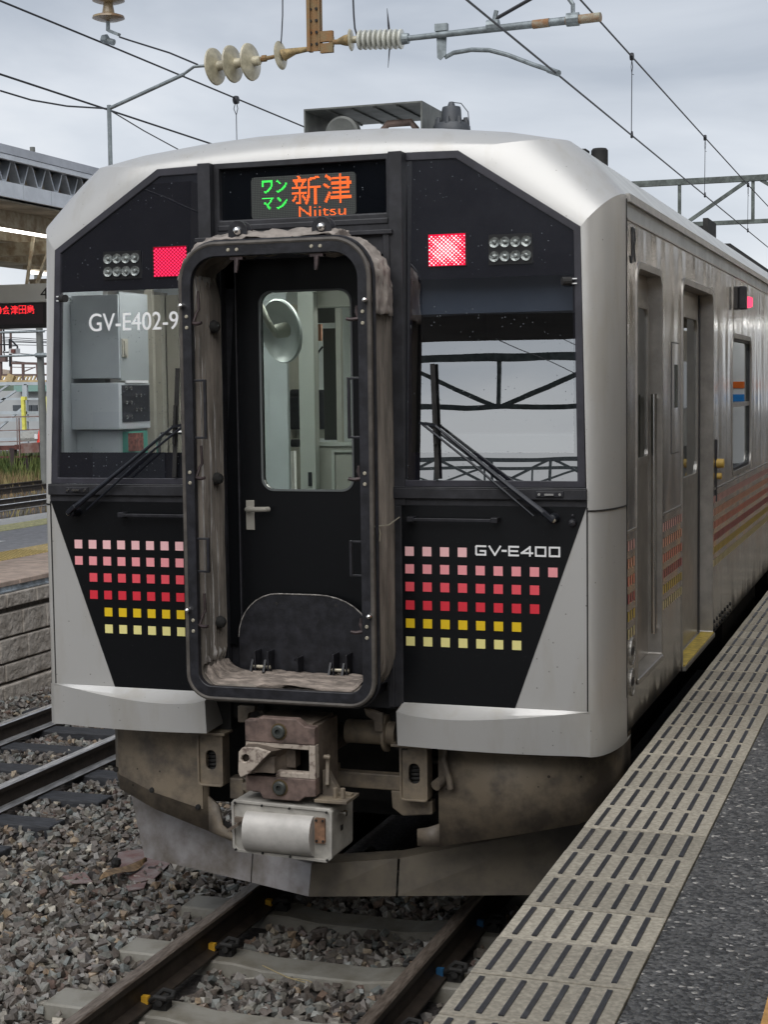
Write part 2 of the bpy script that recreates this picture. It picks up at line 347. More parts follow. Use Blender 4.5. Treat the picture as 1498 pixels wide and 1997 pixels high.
# ------------------------------------------------------------------ THE TRAIN
T = empty('diesel_railcar', (0, 0, 0), 'silver diesel railcar with black front mask and open gangway standing at the platform', 'train')
YL = 20.0
sec = [(0, 3.70), (.3, 3.695), (.6, 3.675), (.9, 3.64), (1.155, 3.59), (1.40, 3.345)]
def yf(z): return .042*max(0, z-2.05)
def train_shell():
    # roof behind the front cap
    b = MB(); full = [(-x, z) for x, z in reversed(sec[1:])]+sec
    full = [(-1.4, 3.25)]+full+[(1.4, 3.25)]
    b.grid([[(x, y, z) for x, z in full] for y in (.36, 6, 12, YL)])
    b.poly([(x, YL, z) for x, z in full]+[(1.4, YL, .96), (-1.4, YL, .96)])
    b.build('roof', roofmat, T, smooth=True, angle=20)
    g = MB()
    for sx in (-1, 1):
        g.bar((sx*1.405, .37, 3.335), (sx*1.405, YL, 3.335), .02, .035); g.bar((sx*1.402, .37, 3.243), (sx*1.402, YL, 3.243), .008, .008)
    g.build_lr('rain_gutter', steel2, T)
    # sides with openings
    holes = [(.63, 1.32, 1.16, 3.05), (2.05, 3.31, .975, 3.06), (4.36, 5.54, 1.915, 2.83), (7.3, 8.9, 1.915, 2.83), (10, 11.6, 1.915, 2.83), (12.7, 14.3, 1.915, 2.83), (15.5, 16.8, .975, 3.06)]
    for sx in (1, -1):
        b = MB(); ys = sorted({.36, YL, 1.6}|{h[0] for h in holes}|{h[1] for h in holes}); zs = sorted({.96, 3.25}|{h[2] for h in holes}|{h[3] for h in holes})
        for i in range(len(ys)-1):
            for j in range(len(zs)-1):
                cy = (ys[i]+ys[i+1])/2; cz = (zs[j]+zs[j+1])/2
                if any(h[0] < cy < h[1] and h[2] < cz < h[3] for h in holes): continue
                x = 1.4*sx; b.add([(x, ys[i], zs[j]), (x, ys[i+1], zs[j]), (x, ys[i+1], zs[j+1]), (x, ys[i], zs[j+1])], [(0, 1, 2, 3)])
        bm = bmesh.new()
        o = b.build('side_panel', steel, T)
        # reveals and raised door surrounds
        r = MB()
        for y0, y1, z0, z1 in holes:
            xi = 1.4-.085; win = z0 > 1.5; xi = 1.4-.03 if win else xi
            q = rrect(y0, y1, z0, z1, .001, 1); rad = .09 if win else .07
            inn = rrect(y0+.002, y1-.002, z0+.002, z1-.002, rad if win else .012, 6, rad)
            out = rrect(y0-.03, y1+.03, z0-.03, z1+.03, (rad if win else .012)+.03, 6, rad+.03)
            r.ring([(p[0], p[1]) for p in out], [(p[0], p[1]) for p in inn], sx*1.385, sx*(1.405 if not win else 1.403), 'x')
            r.ring(rrect(y0+.001, y1-.001, z0+.001, z1-.001, rad if win else .012, 6, rad), inn, sx*1.385, sx*xi, 'x')
        r.build_each('opening_surround', mat('pressed_trim', (.42, .40, .375), .38, .85, var=.15, vscale=7), T, smooth=True)
        x = sx
        # crew door
        d = MB(); d.box(min(x*1.30, x*1.335), max(x*1.30, x*1.335), .625, 1.325, 1.165, 3.05); crew = d.build('crew_door', steel2, T)
        d = MB(); ya, yb = .76, at(1263, 750, x=1.337).y; d.ring(rrect(ya, yb, 2.13, 2.92, .06), rrect(ya+.03, yb-.035, 2.165, 2.885, .035), x*1.333, x*1.347, 'x'); d.build('window_frame', steel2, crew)
        d = MB(); d.prism(rrect(ya+.025, yb-.03, 2.16, 2.89, .035), x*1.334, x*1.338, 'x'); d.build('window_pane', G4, crew)
        d = MB(); yh = at(1268, 990, x=1.337).y; d.box(min(x*1.333, x*1.342), max(x*1.333, x*1.342), yh-.03, yh+.015, 1.83, 2.02); d.bar((x*1.37, yh-.05, 1.93), (x*1.37, yh+.07, 1.93), .018, .025)
        d.bar((x*1.34, yh-.01, 1.93), (x*1.37, yh-.01, 1.93), .02); d.build('handle', chrome, crew)
        d = MB(); d.box(min(x*1.333, x*1.338), max(x*1.333, x*1.338), .80, .97, 1.20, 1.32)
        for k in range(3): d.box(min(x*1.333, x*1.345), max(x*1.333, x*1.345), .80, .97, 1.215+.035*k, 1.223+.035*k)
        d.build('vent_grille', blackm, crew)
        d = MB(); d.cyl((x*1.378, 1.235, 1.28), (x*1.378, 1.235, 2.47), .014, n=12)
        for z in (1.3, 2.45): d.cyl((x*1.378, 1.235, z), (x*1.378, 1.325, z), .01, n=8)
        d.build('grab_rail', chrome, T, smooth=True)
        d = MB(); d.box(min(x*1.3, x*1.412), max(x*1.3, x*1.412), .62, 1.33, 1.135, 1.16); d.build('door_step', steel2, T, bevel=.004)
        # passenger doors
        for (a, c) in ((2.05, 3.31), (15.5, 16.8)):
            d = MB(); d.box(min(x*1.28, x*1.32), max(x*1.28, x*1.32), a-.01, c+.01, .978, 3.07); pd = d.build('passenger_door', steel2, T)
            d = MB(); yc = at(1359, 750, x=1.322).y-2.05+a; d.ring(rrect(a+.17, yc, 1.93, 2.95, .11), rrect(a+.22, yc-.05, 1.98, 2.90, .07), x*1.318, x*1.334, 'x'); d.build('window_frame', steel2, pd)
            d = MB(); d.prism(rrect(a+.215, yc-.045, 1.975, 2.905, .07), x*1.319, x*1.324, 'x'); d.build('window_pane', G4, pd)
            d = MB(); ye_ = at(1363, 750, x=1.322).y-2.05+a; d.box(min(x*1.3, x*1.326), max(x*1.3, x*1.326), ye_, ye_+.07, .985, 3.055); d.build('rubber_seal', blackm, pd)
            d = MB(); d.box(min(x*1.3, x*1.42), max(x*1.3, x*1.42), a, c, .95, .975); th = d.build('door_sill', steel2, T)
            d = MB(); d.box(min(x*1.335, x*1.415), max(x*1.335, x*1.415), a+.01, c-.01, .975, .981); d.build('yellow_strip', mat('sill_yellow', (.45, .33, .06), .6, var=.3, vscale=20), th)
        for a, c in ((4.36, 5.54), (7.3, 8.9), (10, 11.6), (12.7, 14.3)):
            d = MB(); d.prism(rrect(a+.012, c-.012, 1.927, 2.818, .08), x*1.372, x*1.378, 'x'); w = d.build('side_window', G4, T)
            d = MB(); d.box(min(x*1.378, x*1.39), max(x*1.378, x*1.39), a+.01, c-.01, 2.355, 2.385); d.build('window_bar', steel2, w)
            d = MB(); d.ring(rrect(a, c, 1.915, 2.83, .09), rrect(a+.022, c-.022, 1.937, 2.808, .07), x*1.376, x*1.392, 'x'); d.build('window_seal', blackm, w)
        # seams, destination slot, lamp, emergency cock, strap
        d = MB()
        for a, c in ((.36, .6), (1.36, 2.0), (3.36, 15.4)): d.box(min(x*1.4, x*1.404), max(x*1.4, x*1.404), a, c, 1.858, 1.868)
        d.build('waist_seam', steel2, T)
        d = MB(); d.box(min(x*1.4, x*1.4035), max(x*1.4, x*1.4035), 1.655, 1.915, 2.16, 2.73); sp = d.build('side_display_panel', steel, T)
        d = MB(); d.box(min(x*1.4, x*1.405), max(x*1.4, x*1.405), 1.74, 1.85, 2.395, 2.62); d.build('side_display', G4, sp)
        d = MB(); d.ring(rrect(1.65, 1.92, 2.155, 2.735, .005, 1), rrect(1.654, 1.916, 2.159, 2.731, .004, 1), x*1.4, x*1.402, 'x'); d.build('panel_gap', blackm, sp)
        d = MB(); d.box(min(x*1.4, x*1.45), max(x*1.4, x*1.45), 4.70, 4.80, 3.03, 3.19); lb = d.build('side_lamp_housing', blackm, T, bevel=.008)
        d = MB(); d.lathe([(.0, .05), (.035, .045), (.045, .0)], (x*1.40, 5.16, 3.10), (x, 0, 0), 14); d.build('side_lamp', emat('lamp_red_side', (1, .06, .13), 1.8), T)
        d = MB(); d.box(min(x*1.4, x*1.408), max(x*1.4, x*1.408), 3.465, 3.50, 1.78, 2.17); ck = d.build('door_cock_plate', blackm, T)
        d = MB(); d.lathe([(.0, .05), (.028, .045), (.03, 0)], (x*1.405, 3.485, 2.02), (x, 0, 0), 12); d.lathe([(.0, .035), (.02, .03), (.02, 0)], (x*1.405, 3.485, 1.94), (x, 0, 0), 12)
        d.build('door_cock', mat('cock_yellow', (.5, .33, .07), .5), ck, smooth=True)
        d = MB()
        for r_, n_ in ((1.03, 7), (.985, 7)):
            for k in range(n_): d.cyl((x*1.4, 3.42+.14*k, r_+.0), (x*1.407, 3.42+.14*k, r_), .012, n=8)
        d.build_each('rivet', undr, T)
        # stripes of small squares
        ranges = [(.385, .60), (1.37, 2.02), (3.36, 15.42)]
        d = MB()
        for k in range(6):
            d.cm = k; z = 1.797-.0795*k
            for a, c in ranges:
                yy = a
                while yy+.035 < c:
                    d.add([(x*1.4015, yy, z-.022), (x*1.4015, yy+.036, z-.022), (x*1.4015, yy+.036, z+.022), (x*1.4015, yy, z+.022)], [(0, 1, 2, 3)]); yy += .068
        d.build('side_dot_stripes', sdot, T, fixn=False)
    # badges on the side
    for z in (1.31, 1.169):
        d = MB(); d.lathe([(.0, .003), (.052, .003), (.055, .007), (.062, .007), (.064, 0)], (1.4, .487, z), (1, 0, 0), 28); bd = d.build('round_badge', mat('badge_metal', (.34, .33, .31), .45, .5, var=.4, vscale=70), T)
        d = MB()
        for k in range(5): d.box(1.403, 1.4055, .487-.03+.014*k, .487-.022+.014*k, z-.012-.006*(k % 2), z+.014+.004*(k % 3))
        d.build('raised_lettering', blackm, bd)
    # JR mark
    d = MB(); X = 1.403
    def st(pts, w=.02):
        for a, c in zip(pts[:-1], pts[1:]): d.bar((X, a[0], a[1]), (X, c[0], c[1]), w, .003, up=(1, 0, 0))
    st([(.50, 3.215), (.50, 3.09), (.485, 3.065), (.465, 3.065), (.455, 3.09)], .018); st([(.50, 3.21), (.55, 3.21), (.565, 3.19), (.565, 3.165), (.55, 3.15), (.52, 3.15)], .018); st([(.53, 3.15), (.575, 3.07)], .018)
    d.build('company_mark', blackm, T)
train_shell()

def train_front():
    # --- roof lip and chamfers of the front cap (loft from the mask outline to the roof section)
    r0 = [(0, 3.545), (.188, 3.544), (.376, 3.543), (.564, 3.541), (.723, 3.537), (1.262, 3.187)]
    def loft():
        b = MB(); K = 10
        def ring(s, sx):
            a = math.sin(s*PI/2); c = 1-math.cos(s*PI/2); out = []
            for i in range(len(r0)):
                p, q = r0[i], sec[i]; y0 = yf(p[1]); out.append((sx*(p[0]+(q[0]-p[0])*a), y0+(.36-y0)*c, p[1]+(q[1]-p[1])*a))
                if i == 4:   # subdivide the chamfer
                    for t in (.2, .4, .6, .8):
                        pp = (r0[4][0]+(r0[5][0]-r0[4][0])*t, r0[4][1]+(r0[5][1]-r0[4][1])*t); qq = (sec[4][0]+(sec[5][0]-sec[4][0])*t, sec[4][1]+(sec[5][1]-sec[4][1])*t+.012*math.sin(PI*t))
                        y0 = yf(pp[1]); out.append((sx*(pp[0]+(qq[0]-pp[0])*a), y0+(.36-y0)*c, pp[1]+(qq[1]-pp[1])*a))
            return out
        for sx in (-1, 1): b.grid([ring(k/K, sx) for k in range(K+1)])
        return b
    loft().build('front_cap', silver, T, smooth=True, angle=24)
    # --- corner columns
    b = MB(); K = 12; zr = [.94, 1.1, 1.4, 1.7, 1.95, 2.02, 2.3, 2.6, 2.9, 3.1]
    for sx in (-1, 1):
        cols = []
        for k in range(K+1):
            s = k/K*PI/2; a = math.sin(s); c = 1-math.cos(s); col = []
            for z in zr+[3.187+.158*a]:
                xm = 1.262+(1.295-1.262)*min(1, max(0, (3.187-z)/1.15)); y0 = yf(z); col.append((sx*(xm+(1.4-xm)*a), y0+(.36-y0)*c, z))
            cols.append(col)
        b.grid(cols)
    b.build_lr('corner_column', silver, T, smooth=True)
    b = MB()
    for sx in (-1, 1):
        pts = []
        for k in range(K+1):
            s = k/K*PI/2; pts.append((sx*(1.297+.105*math.sin(s)), .36*(1-math.cos(s)), 1.985))
        b.tube(pts, .004, 5)
        b.bar((sx*1.4005, .358, .96), (sx*1.4005, .358, 3.33), .006, .006); b.bar((sx*1.296, .002, 1.12), (sx*1.2965, .0, 2.0), .006, .006)
    b.build('panel_seam', undr, T)
    # --- lower front panels
    b = MB()
    for sx in (-1, 1): b.poly([(sx*1.297, 0, 1.118), (sx*1.297, 0, 2.01), (sx*.975, 0, 1.118)])
    b.build_lr('silver_lower_panel', silver, T)
    b = MB()
    for sx in (-1, 1): b.prism([(sx*.43, 1.118), (sx*.975, 1.118), (sx*1.297, 2.01), (sx*1.297, 2.026), (sx*.43, 2.026)], -.003, .03)
    b.build_lr('black_lower_panel', blackp, T)
    b = MB()   # waist ledge under the windscreens
    for sx in (-1, 1):
        a, c = (sx*.43, sx*1.297) if sx > 0 else (sx*1.297, sx*.43)
        b.box(a, c, -.022, .03, 2.032, 2.078); b.box(a, c, -.004, .02, 2.0, 2.034)
        b.prism([(a, -.022), (c, -.022), (c, -.006), (a, -.006)], 2.078, 2.084, 'z')
    b.build_lr('waist_ledge', blackm, T, bevel=.004)
    # --- glass fronts
    fr = MB()
    for sx in (-1, 1):
        o = [(sx*.43, 2.084), (sx*1.29, 2.084), (sx*1.262, 3.187), (sx*.723, 3.537), (sx*.43, 3.541)]
        i = [(sx*.487, 2.112), (sx*1.255, 2.112), (sx*1.232, 3.170), (sx*.712, 3.503), (sx*.487, 3.506)]
        n = 5; V = [(x, yf(z)-.004, z) for x, z in o]+[(x, yf(z)-.004, z) for x, z in i]+[(x, yf(z)+.03, z) for x, z in o]+[(x, yf(z)+.03, z) for x, z in i]
        F = []
        for k in range(n):
            j = (k+1) % n; F += [(k, j, n+j, n+k), (n+k, n+j, 3*n+j, 3*n+k), (k, 2*n+k, 2*n+j, j)]
        fr.add(V, F)
    fr.build_lr('mask_frame', mat('mask_frame_grey', (.028, .027, .036), .5, 0, var=.25, vscale=9), T, bevel=.003)
    zb, zt = 2.232, 2.987
    for sx in (-1, 1):
        i = [(sx*.482, 2.108), (sx*1.26, 2.108), (sx*1.236, 3.172), (sx*.712, 3.508), (sx*.482, 3.511)]
        xo = 1.238 if sx > 0 else 1.243; xi = .512
        h = [(sx*xi, zb), (sx*xo, zb), (sx*(xo-.010), zt), (sx*xi, zt)]
        P3 = lambda p: (p[0], yf(p[1])+.006, p[1])
        b = MB()
        b.add([P3(p) for p in i+h], [(0, 1, 6-1+0, 5+0) if False else (0, 1, 6, 5), (1, 2, 7, 6), (2, 3, 7), (3, 4, 8, 7), (4, 0, 5, 8)])
        b.build('black_glass_band', G2, T, fixn=False)
        b = MB(); b.add([P3(p) for p in h], [(0, 1, 2, 3)]); b.build('windscreen', G1, T, fixn=False)
    # --- middle: destination housing and dark surround
    b = MB(); b.ring([(-.428, 3.19), (.428, 3.19), (.428, 3.541), (-.428, 3.541)], [(-.40, 3.285), (.40, 3.285), (.40, 3.515), (-.40, 3.515)], .035, .08)
    b.box(-.41, .41, .03, .05, 3.235, 3.262)
    b.build('destination_frame', blackm, T, bevel=.005)
    b = MB(); b.box(-.405, .405, .066, .07, 3.28, 3.52); b.build('destination_glass', glassmat('dest_glass', (0, 0, 0), .06, dark=(.004, .005, .007), rough=.02, drops=75), T)
    b = MB(); b.prism(rrect(-.252, .252, 3.283, 3.472, .02), .058, .064); ds = b.build('destination_display', mat('led_board', (.035, .038, .036), .5, var=.2, vscale=300), T)
    dots = MB()
    y = .056
    for gx in range(62):
        for gz in range(23):
            x = -.245+gx*.00797; z = 3.290+gz*.008; dots.add([(x, y, z), (x+.004, y, z), (x+.004, y, z+.004), (x, y, z+.004)], [(0, 1, 2, 3)])
    dots.build('unlit_pixels', mat('led_off', (.10, .11, .10), .4), ds, fixn=False)
    def leds(name, items, M, pitch):
        q = MB()
        for txt, x0, x1, z0, z1, bo in items:
            for x, z in led_points(txt, x0, x1, z0, z1, pitch, bo):
                q.add([(x-pitch*.36, .054, z-pitch*.36), (x+pitch*.36, .054, z-pitch*.36), (x+pitch*.36, .054, z+pitch*.36), (x-pitch*.36, .054, z+pitch*.36)], [(0, 1, 2, 3)])
        q.build(name, M, ds, fixn=False)
    leds('green_characters', [('ワ', -.198, -.142, 3.398, 3.455, .02), ('ン', -.128, -.075, 3.398, 3.455, .02), ('マ', -.198, -.142, 3.325, 3.380, .02), ('ン', -.128, -.075, 3.325, 3.380, .02)], emat('led_green', (.06, 1, .12), 1.6), .0048)
    leds('orange_characters', [('新', -.052, .085, 3.338, 3.468, .008), ('津', .098, .232, 3.338, 3.468, .008)], emat('led_orange', (1, .16, .03), 1.7), .0048)
    leds('orange_romaji', [('Niitsu', -.02, .205, 3.286, 3.330, .0)], MC.get('x') or bpy.data.materials['led_orange'], .0046)
    # dark surround of the gangway, jambs
    b = MB()
    for sx in (-1, 1):
        a, c = sorted((sx*.425, sx*.487)); b.box(a, c, -.012, .06, 2.0, 3.54); a2, c2 = sorted((sx*.425, sx*.468)); b.box(a2, c2, -.012, .06, 1.10, 2.0)
        a, c = sorted((sx*.40, sx*.43)); b.box(a, c, -.02, .10, 1.10, 3.20)
    b.box(-.50, .445, -.028, .035, 3.185, 3.205); b.box(-.43, .43, .0, .1, 3.10, 3.19); b.box(-.43, .43, .04, .09, 1.08, 1.18)
    b.build('gangway_surround', blackm, T, bevel=.003)
    # --- gangway door
    b = MB(); outer = [(-.425, 1.16), (.425, 1.16), (.425, 3.12), (-.425, 3.12)]
    win = rrect(-.215, .222, 2.062, 2.955, .055, 7)
    n = len(win); out = []
    for x, z in win:   # project rounded window outline on the leaf outline
        cx, cz = .0, 2.5; dx, dz = x-cx, z-cz; t = min((.425/abs(dx)) if dx else 1e9, ((3.12-cz) if dz > 0 else (cz-1.16))/abs(dz) if dz else 1e9); out.append((cx+dx*t, cz+dz*t))
    b.ring(out, win, .05, .08)
    for cx in (-.425, .425):
        for cz in (1.16, 3.12): b.add([(cx, .05, cz), (out[0][0], .05, 1.16), (cx, .05, 2.5)], [])
    door = b.build('gangway_door', blackp, T)
    b = MB(); b.box(-.425, .425, .082, .086, 1.16, 2.03); b.box(-.425, -.25, .082, .086, 2.0, 3.12); b.box(.25, .425, .082, .086, 2.0, 3.12); b.box(-.425, .425, .082, .086, 2.98, 3.12)
    b.build('door_backing', blackm, door)
    b = MB(); b.ring(rrect(-.222, .229, 2.055, 2.962, .06, 7), rrect(-.213, .220, 2.064, 2.953, .054, 7), .045, .052); b.build('window_seal', mat('seal_grey', (.12, .13, .13), .4), door)
    b = MB(); b.prism(win, .062, .066); b.build('window_pane', G3, door)
    b = MB(); b.box(-.334, -.326, .03, .05, 1.2, 3.1); b.box(-.40, -.394, .02, .05, 1.2, 3.1); b.build('door_edge', blackm, door, bevel=.003)
    b = MB(); b.box(-.302, -.26, .042, .05, 1.875, 2.012); hp = b.build('lock_plate', mat('lock_nickel', (.42, .40, .35), .35, .3), door, bevel=.003)
    b = MB(); b.tube([(-.285, .05, 1.972), (-.285, .018, 1.972), (-.27, .008, 1.972), (-.185, .006, 1.974), (-.178, .02, 1.974)], .0115, 10); b.build('lever', MC['lock_nickel'], hp, smooth=True)
    # half-round foot plate
    b = MB(); P = [(.31, 1.22), (.31, 1.44)]+[(.06+.25*math.cos(a), 1.42+.17*math.sin(a)) for a in [PI/2*k/8 for k in range(1, 9)]]+[(-.13+.20*math.cos(a), 1.385+.205*math.sin(a)) for a in [PI/2+PI/2*k/8 for k in range(0, 9)]]+[(-.33, 1.22)]
    b.prism(P, .0, .008); fp = b.build('foot_plate', blackf, T, bevel=.002)
    b = MB()
    for x in (-.14, .15): b.cyl((x, -.001, 1.545), (x, .0, 1.545), .007, n=12)
    b.build_each('plate_hole', undr, fp)
    b = MB()
    pl = P[1:-1]; b.tube([(p[0], -.001, p[1]) for p in pl], .0028, 5); b.build('worn_edge', mat('worn_edge', (.30, .28, .26), .6, var=.5, vscale=40), fp)
    b = MB()
    for x in (-.225, .155):
        for dx in (0, .063):
            b.box(x+dx, x+dx+.008, -.075, .0, 1.225, 1.335)
            b.bar((x+dx-.012, -.08, 1.235), (x+dx-.012, -.05, 1.29), .012, .03)
    b.build('hinge_bracket', blackf, fp, bevel=.002)
    b = MB()
    for x in (-.235, .145): b.cyl((x, -.06, 1.262), (x+.085, -.06, 1.262), .008, n=10); b.cyl((x-.01, -.06, 1.262), (x, -.06, 1.262), .013, n=10)
    b.build('hinge_pin', boltm, fp, smooth=True)
    b = MB(); b.box(-.02, -.012, -.07, 0, 1.215, 1.31); b.box(-.035, .025, -.08, 0, 1.205, 1.215); b.bar((-.016, -.07, 1.305), (-.03, -.06, 1.30), .01); b.build('latch', blackf, fp)
    b = MB(); b.box(-.37, .37, -.20, .06, 1.165, 1.20); b.build('threshold', blackf, T)
    # --- gangway bellows
    def path(x0, x1, z0, z1, rb, rt_, seg=9, nz=40, nx=20):
        P = []
        def arc(cx, cz, a0, r):
            for i in range(seg+1):
                a = a0+i*PI/2/seg; P.append((cx+r*math.cos(a), cz+r*math.sin(a), math.cos(a), math.sin(a)))
        arc(x0+rb, z0+rb, PI, rb)
        for i in range(1, nx): P.append((x0+rb+(x1-x0-2*rb)*i/nx, z0, 0, -1))
        arc(x1-rb, z0+rb, 1.5*PI, rb)
        for i in range(1, nz): P.append((x1, z0+rb+(z1-rt_-z0-rb)*i/nz, 1, 0))
        arc(x1-rt_, z1-rt_, 0, rt_)
        for i in range(1, nx): P.append((x1-rt_-(x1-x0-2*rt_)*i/nx, z1, 0, 1))
        arc(x0+rt_, z1-rt_, PI/2, rt_)
        for i in range(1, nz): P.append((x0, z1-rt_-(z1-rt_-z0-rb)*i/nz, -1, 0))
        return P
    base = path(-.41, .41, 1.205, 3.115, .10, .15)
    rows = []; NR = 29
    for k in range(NR):
        y = -.285+.285*k/(NR-1)*.95; ph = k % 4; zig = (.022, .026, -.034)[k % 3]
        row = []
        for x, z, nx, nz in base:
            crum = max(0, min(1, (z-2.93)/.12)) + max(0, min(1, (1.34-z)/.1))
            crum = min(1, crum); w = zig*(1-.7*crum)
            w += crum*.026*noise.noise(Vector((x*9, y*22, z*9))) + crum*.012*noise.noise(Vector((x*25, y*50, z*25+7)))
            w += .004*noise.noise(Vector((x*3, y*30, z*4)))
            if z > 3.0: w += .022*crum*math.sin(PI*k/(NR-1))
            dz = crum*.006*noise.noise(Vector((x*14+3, y*40, z*10)))
            row.append((x+nx*w, y+crum*.006*noise.noise(Vector((x*20, y*10, z*20))), z+nz*w+dz))
        rows.append(row)
    b = MB(); b.grid(rows, wrap=True)
    bl = b.build('bellows', fabric2, T, smooth=True, solid=.003, angle=28)
    # crumpled cloth along bottom and corners inside
    b = MB(); rows = []
    for k in range(26):
        t = k/25; row = []
        for i in range(60):
            x = -.375+.75*i/59; y = -.275+.25*t
            z = 1.218+.012*math.sin(t*PI)+.024*(.5-1.6*abs(noise.noise(Vector((x*2.0, y*40, 1)))))+.012*noise.noise(Vector((x*14, y*60, 5)))+.008*t
            edge = max(0, abs(x)-.30)/.075; z += .05*edge*edge+.015*edge*noise.noise(Vector((x*40, y*40, 2)))
            row.append((x, y, z))
        rows.append(row)
    b.grid(rows); b.build('floor_cloth', mat('floor_cloth', (.24, .20, .17), .85, var=.4, vscale=14, bump=.003, bscale=40, stretch=(1, 4, 4)), bl, smooth=True, solid=.003, angle=80)
    b = MB(); rows = []   # hood cloth bunched over the top
    for k in range(22):
        t = k/21; row = []
        for i in range(80):
            s = i/79; L_ = .30; a0 = PI*.18
            if s < .3: q = s/.3; a = PI-.02-(PI/2)*q; cx, cz = -.26, 2.97; x = cx+.17*math.cos(a); z = cz+.17*math.sin(a)
            elif s < .6: q = (s-.3)/.3; x = -.26+.52*q; z = 3.14
            else: q = (s-.6)/.4; a = PI/2-(PI/2)*min(1, q*1.3); x = .26+.17*math.cos(a); z = 2.97+.17*math.sin(a)-max(0, q*1.3-1)*.5
            y = -.285+.25*t
            up_ = (.014+.035*math.sin(PI*min(1, t*1.15)))*(1 if s < .60 else .45)+(.020 if s < .6 else .013)*(1-2.6*abs(noise.noise(Vector((x*6+z*4, y*26, z*5)))))+.010*(1-3*abs(noise.noise(Vector((x*19, y*60, z*16)))))
            nx, nz = (x/.43, max(.2, (z-2.6)/.55)); l = math.hypot(nx, nz)
            row.append((x+nx/l*up_, y, z+nz/l*up_))
        rows.append(row)
    b.grid(rows); b.build('hood_cloth', fabric, bl, smooth=True, solid=.003, angle=40)
    b = MB(); rows = []   # loose cloth hanging inside at the left
    for k in range(50):
        t = k/49; z = 1.30+1.72*t; row = []
        for i in range(22):
            s = i/21; y = -.27+.25*s; cr_ = max(0, (t-.62)/.38)
            x = -.390+.014*(abs(math.sin(s*PI*5))*2-1)*(1-cr_)+.022*cr_*noise.noise(Vector((2, y*30, z*9)))+.008*noise.noise(Vector((2, y*50, z*6)))-.012*s
            if t < .1: x += (.1-t)*.3*noise.noise(Vector((1, y*30, z*20)))
            row.append((x, y, z))
        rows.append(row)
    b.grid(rows); b.build('inner_cloth', mat('inner_cloth', (.42, .40, .38), .85, 0, var=.3, vscale=10, bump=.0015, bscale=60), bl, smooth=True, solid=.002, angle=80)
    b = MB()   # pale patch on the pleats
    for k in range(5): b.box(.4255, .4285, -.262+.052*k, -.238+.052*k, 1.585, 1.86)
    b.build('pale_patch', mat('patch_pale', (.42, .40, .37), .7, var=.2, vscale=30), bl, bevel=.001)
    b = MB(); b.tube([(.435, -.29, 1.93), (.455, -.15, 1.925), (.46, .0, 1.95), (.47, .01, 1.955)], .003, 6); b.tube([(.445, -.26, 1.93), (.452, -.255, 1.90), (.45, -.26, 1.865)], .003, 5); b.build('tie_cord', boltm, bl)
    # --- gangway face frame
    n = 10
    b = MB(); b.ring(rrect(-.432, .432, 1.163, 3.142, .105, n, .16), rrect(-.386, .386, 1.213, 3.092, .062, n, .115), -.318, -.285)
    fr = b.build('gangway_frame', blackf, T, smooth=True, bevel=.003)
    b = MB(); ro = rrect(-.436, .436, 1.159, 3.146, .109, n, .164); b.tube([(p[0], -.312, p[1]) for p in ro], .0105, 8, closed=True)
    b.build('rubber_rim', rubber, fr, smooth=True)
    b = MB(); ro = rrect(-.449, .449, 1.147, 3.158, .12, n, .175); b.tube([(p[0], -.285, p[1]) for p in ro], .008, 6, closed=True); b.build('rear_rim', blackf, fr, smooth=True)
    b = MB()
    for x, z in [(-.203, 3.118), (-.163, 3.118), (.182, 3.118), (.222, 3.118), (-.408, 2.838), (-.408, 2.79), (.408, 2.838), (.408, 2.79), (-.408, 2.158), (-.408, 2.112), (.408, 2.158), (.408, 2.112), (-.408, 1.503), (-.408, 1.455), (.408, 1.503), (.408, 1.455)]:
        b.lathe([(.0, .004), (.006, .004), (.0085, 0)], (x, -.318, z), (0, -1, 0), 12)
    b.build_each('screw', boltm, fr, smooth=True)
    b = MB()
    for x, z in [(-.425, 2.885), (.425, 2.885), (-.425, 1.55), (.425, 1.55)]: b.lathe([(.0, .03), (.009, .026), (.0115, .018), (.009, .008), (.012, 0)], (x, -.318, z), (0, -1, 0), 12)
    b.build_each('guide_knob', chrome, fr, smooth=True)
    for sx, zs in ((-1, ((2.56, 2.31), (1.865, 1.72))), (1, ((2.56, 2.31), (1.865, 1.72)))):
        for z1, z0 in zs:
            b = MB(); xi = sx*.335
            b.bar((sx*.39, -.30, z1), (xi, -.30, z1), .008, .01); b.bar((sx*.39, -.30, z0), (xi, -.30, z0), .008, .01); b.bar((xi, -.30, z0-.005), (xi, -.30, z1+.005), .014, .012)
            b.build('hand_loop', blackf, fr, bevel=.002)
    for sx in (-1, 1):
        for z in (2.81, 2.135, 1.48):
            b = MB()
            b.tube([(sx*.39, -.30, z), (sx*.355, -.315, z-.004), (sx*.335, -.32, z+.0)], [.009, .008, .007], 8)
            if sx < 0: b.tube([(-.385, -.30, z+.0), (-.375, -.285, z+.045), (-.365, -.28, z+.06), (-.368, -.28, z+.14)], .006, 8)
            else: b.tube([(.385, -.30, z), (.37, -.29, z+.03), (.372, -.288, z+.055)], [.008, .009, .005], 8)
            b.build('latch_hook', mat('latch_dark', (.05, .035, .035), .5, .3, var=.4, vscale=40), fr, smooth=True)
    for x in (-.17, .20):
        b = MB(); b.box(x-.03, x+.03, -.31, -.27, 3.076, 3.088); b.tube([(x, -.30, 3.08), (x, -.305, 3.05), (x-.002, -.31, 3.02)], [.013, .011, .008], 8); b.build('latch_hook', MC['latch_dark'], fr, smooth=True)
    for z in (2.80, 2.12, 1.47):
        b = MB(); b.lathe([(.0, .05), (.022, .04), (.03, .02), (.02, .0)], (-.385, -.12, z), (1, -.3, 0), 12); b.build('rubber_knob', undr, fr, smooth=True)
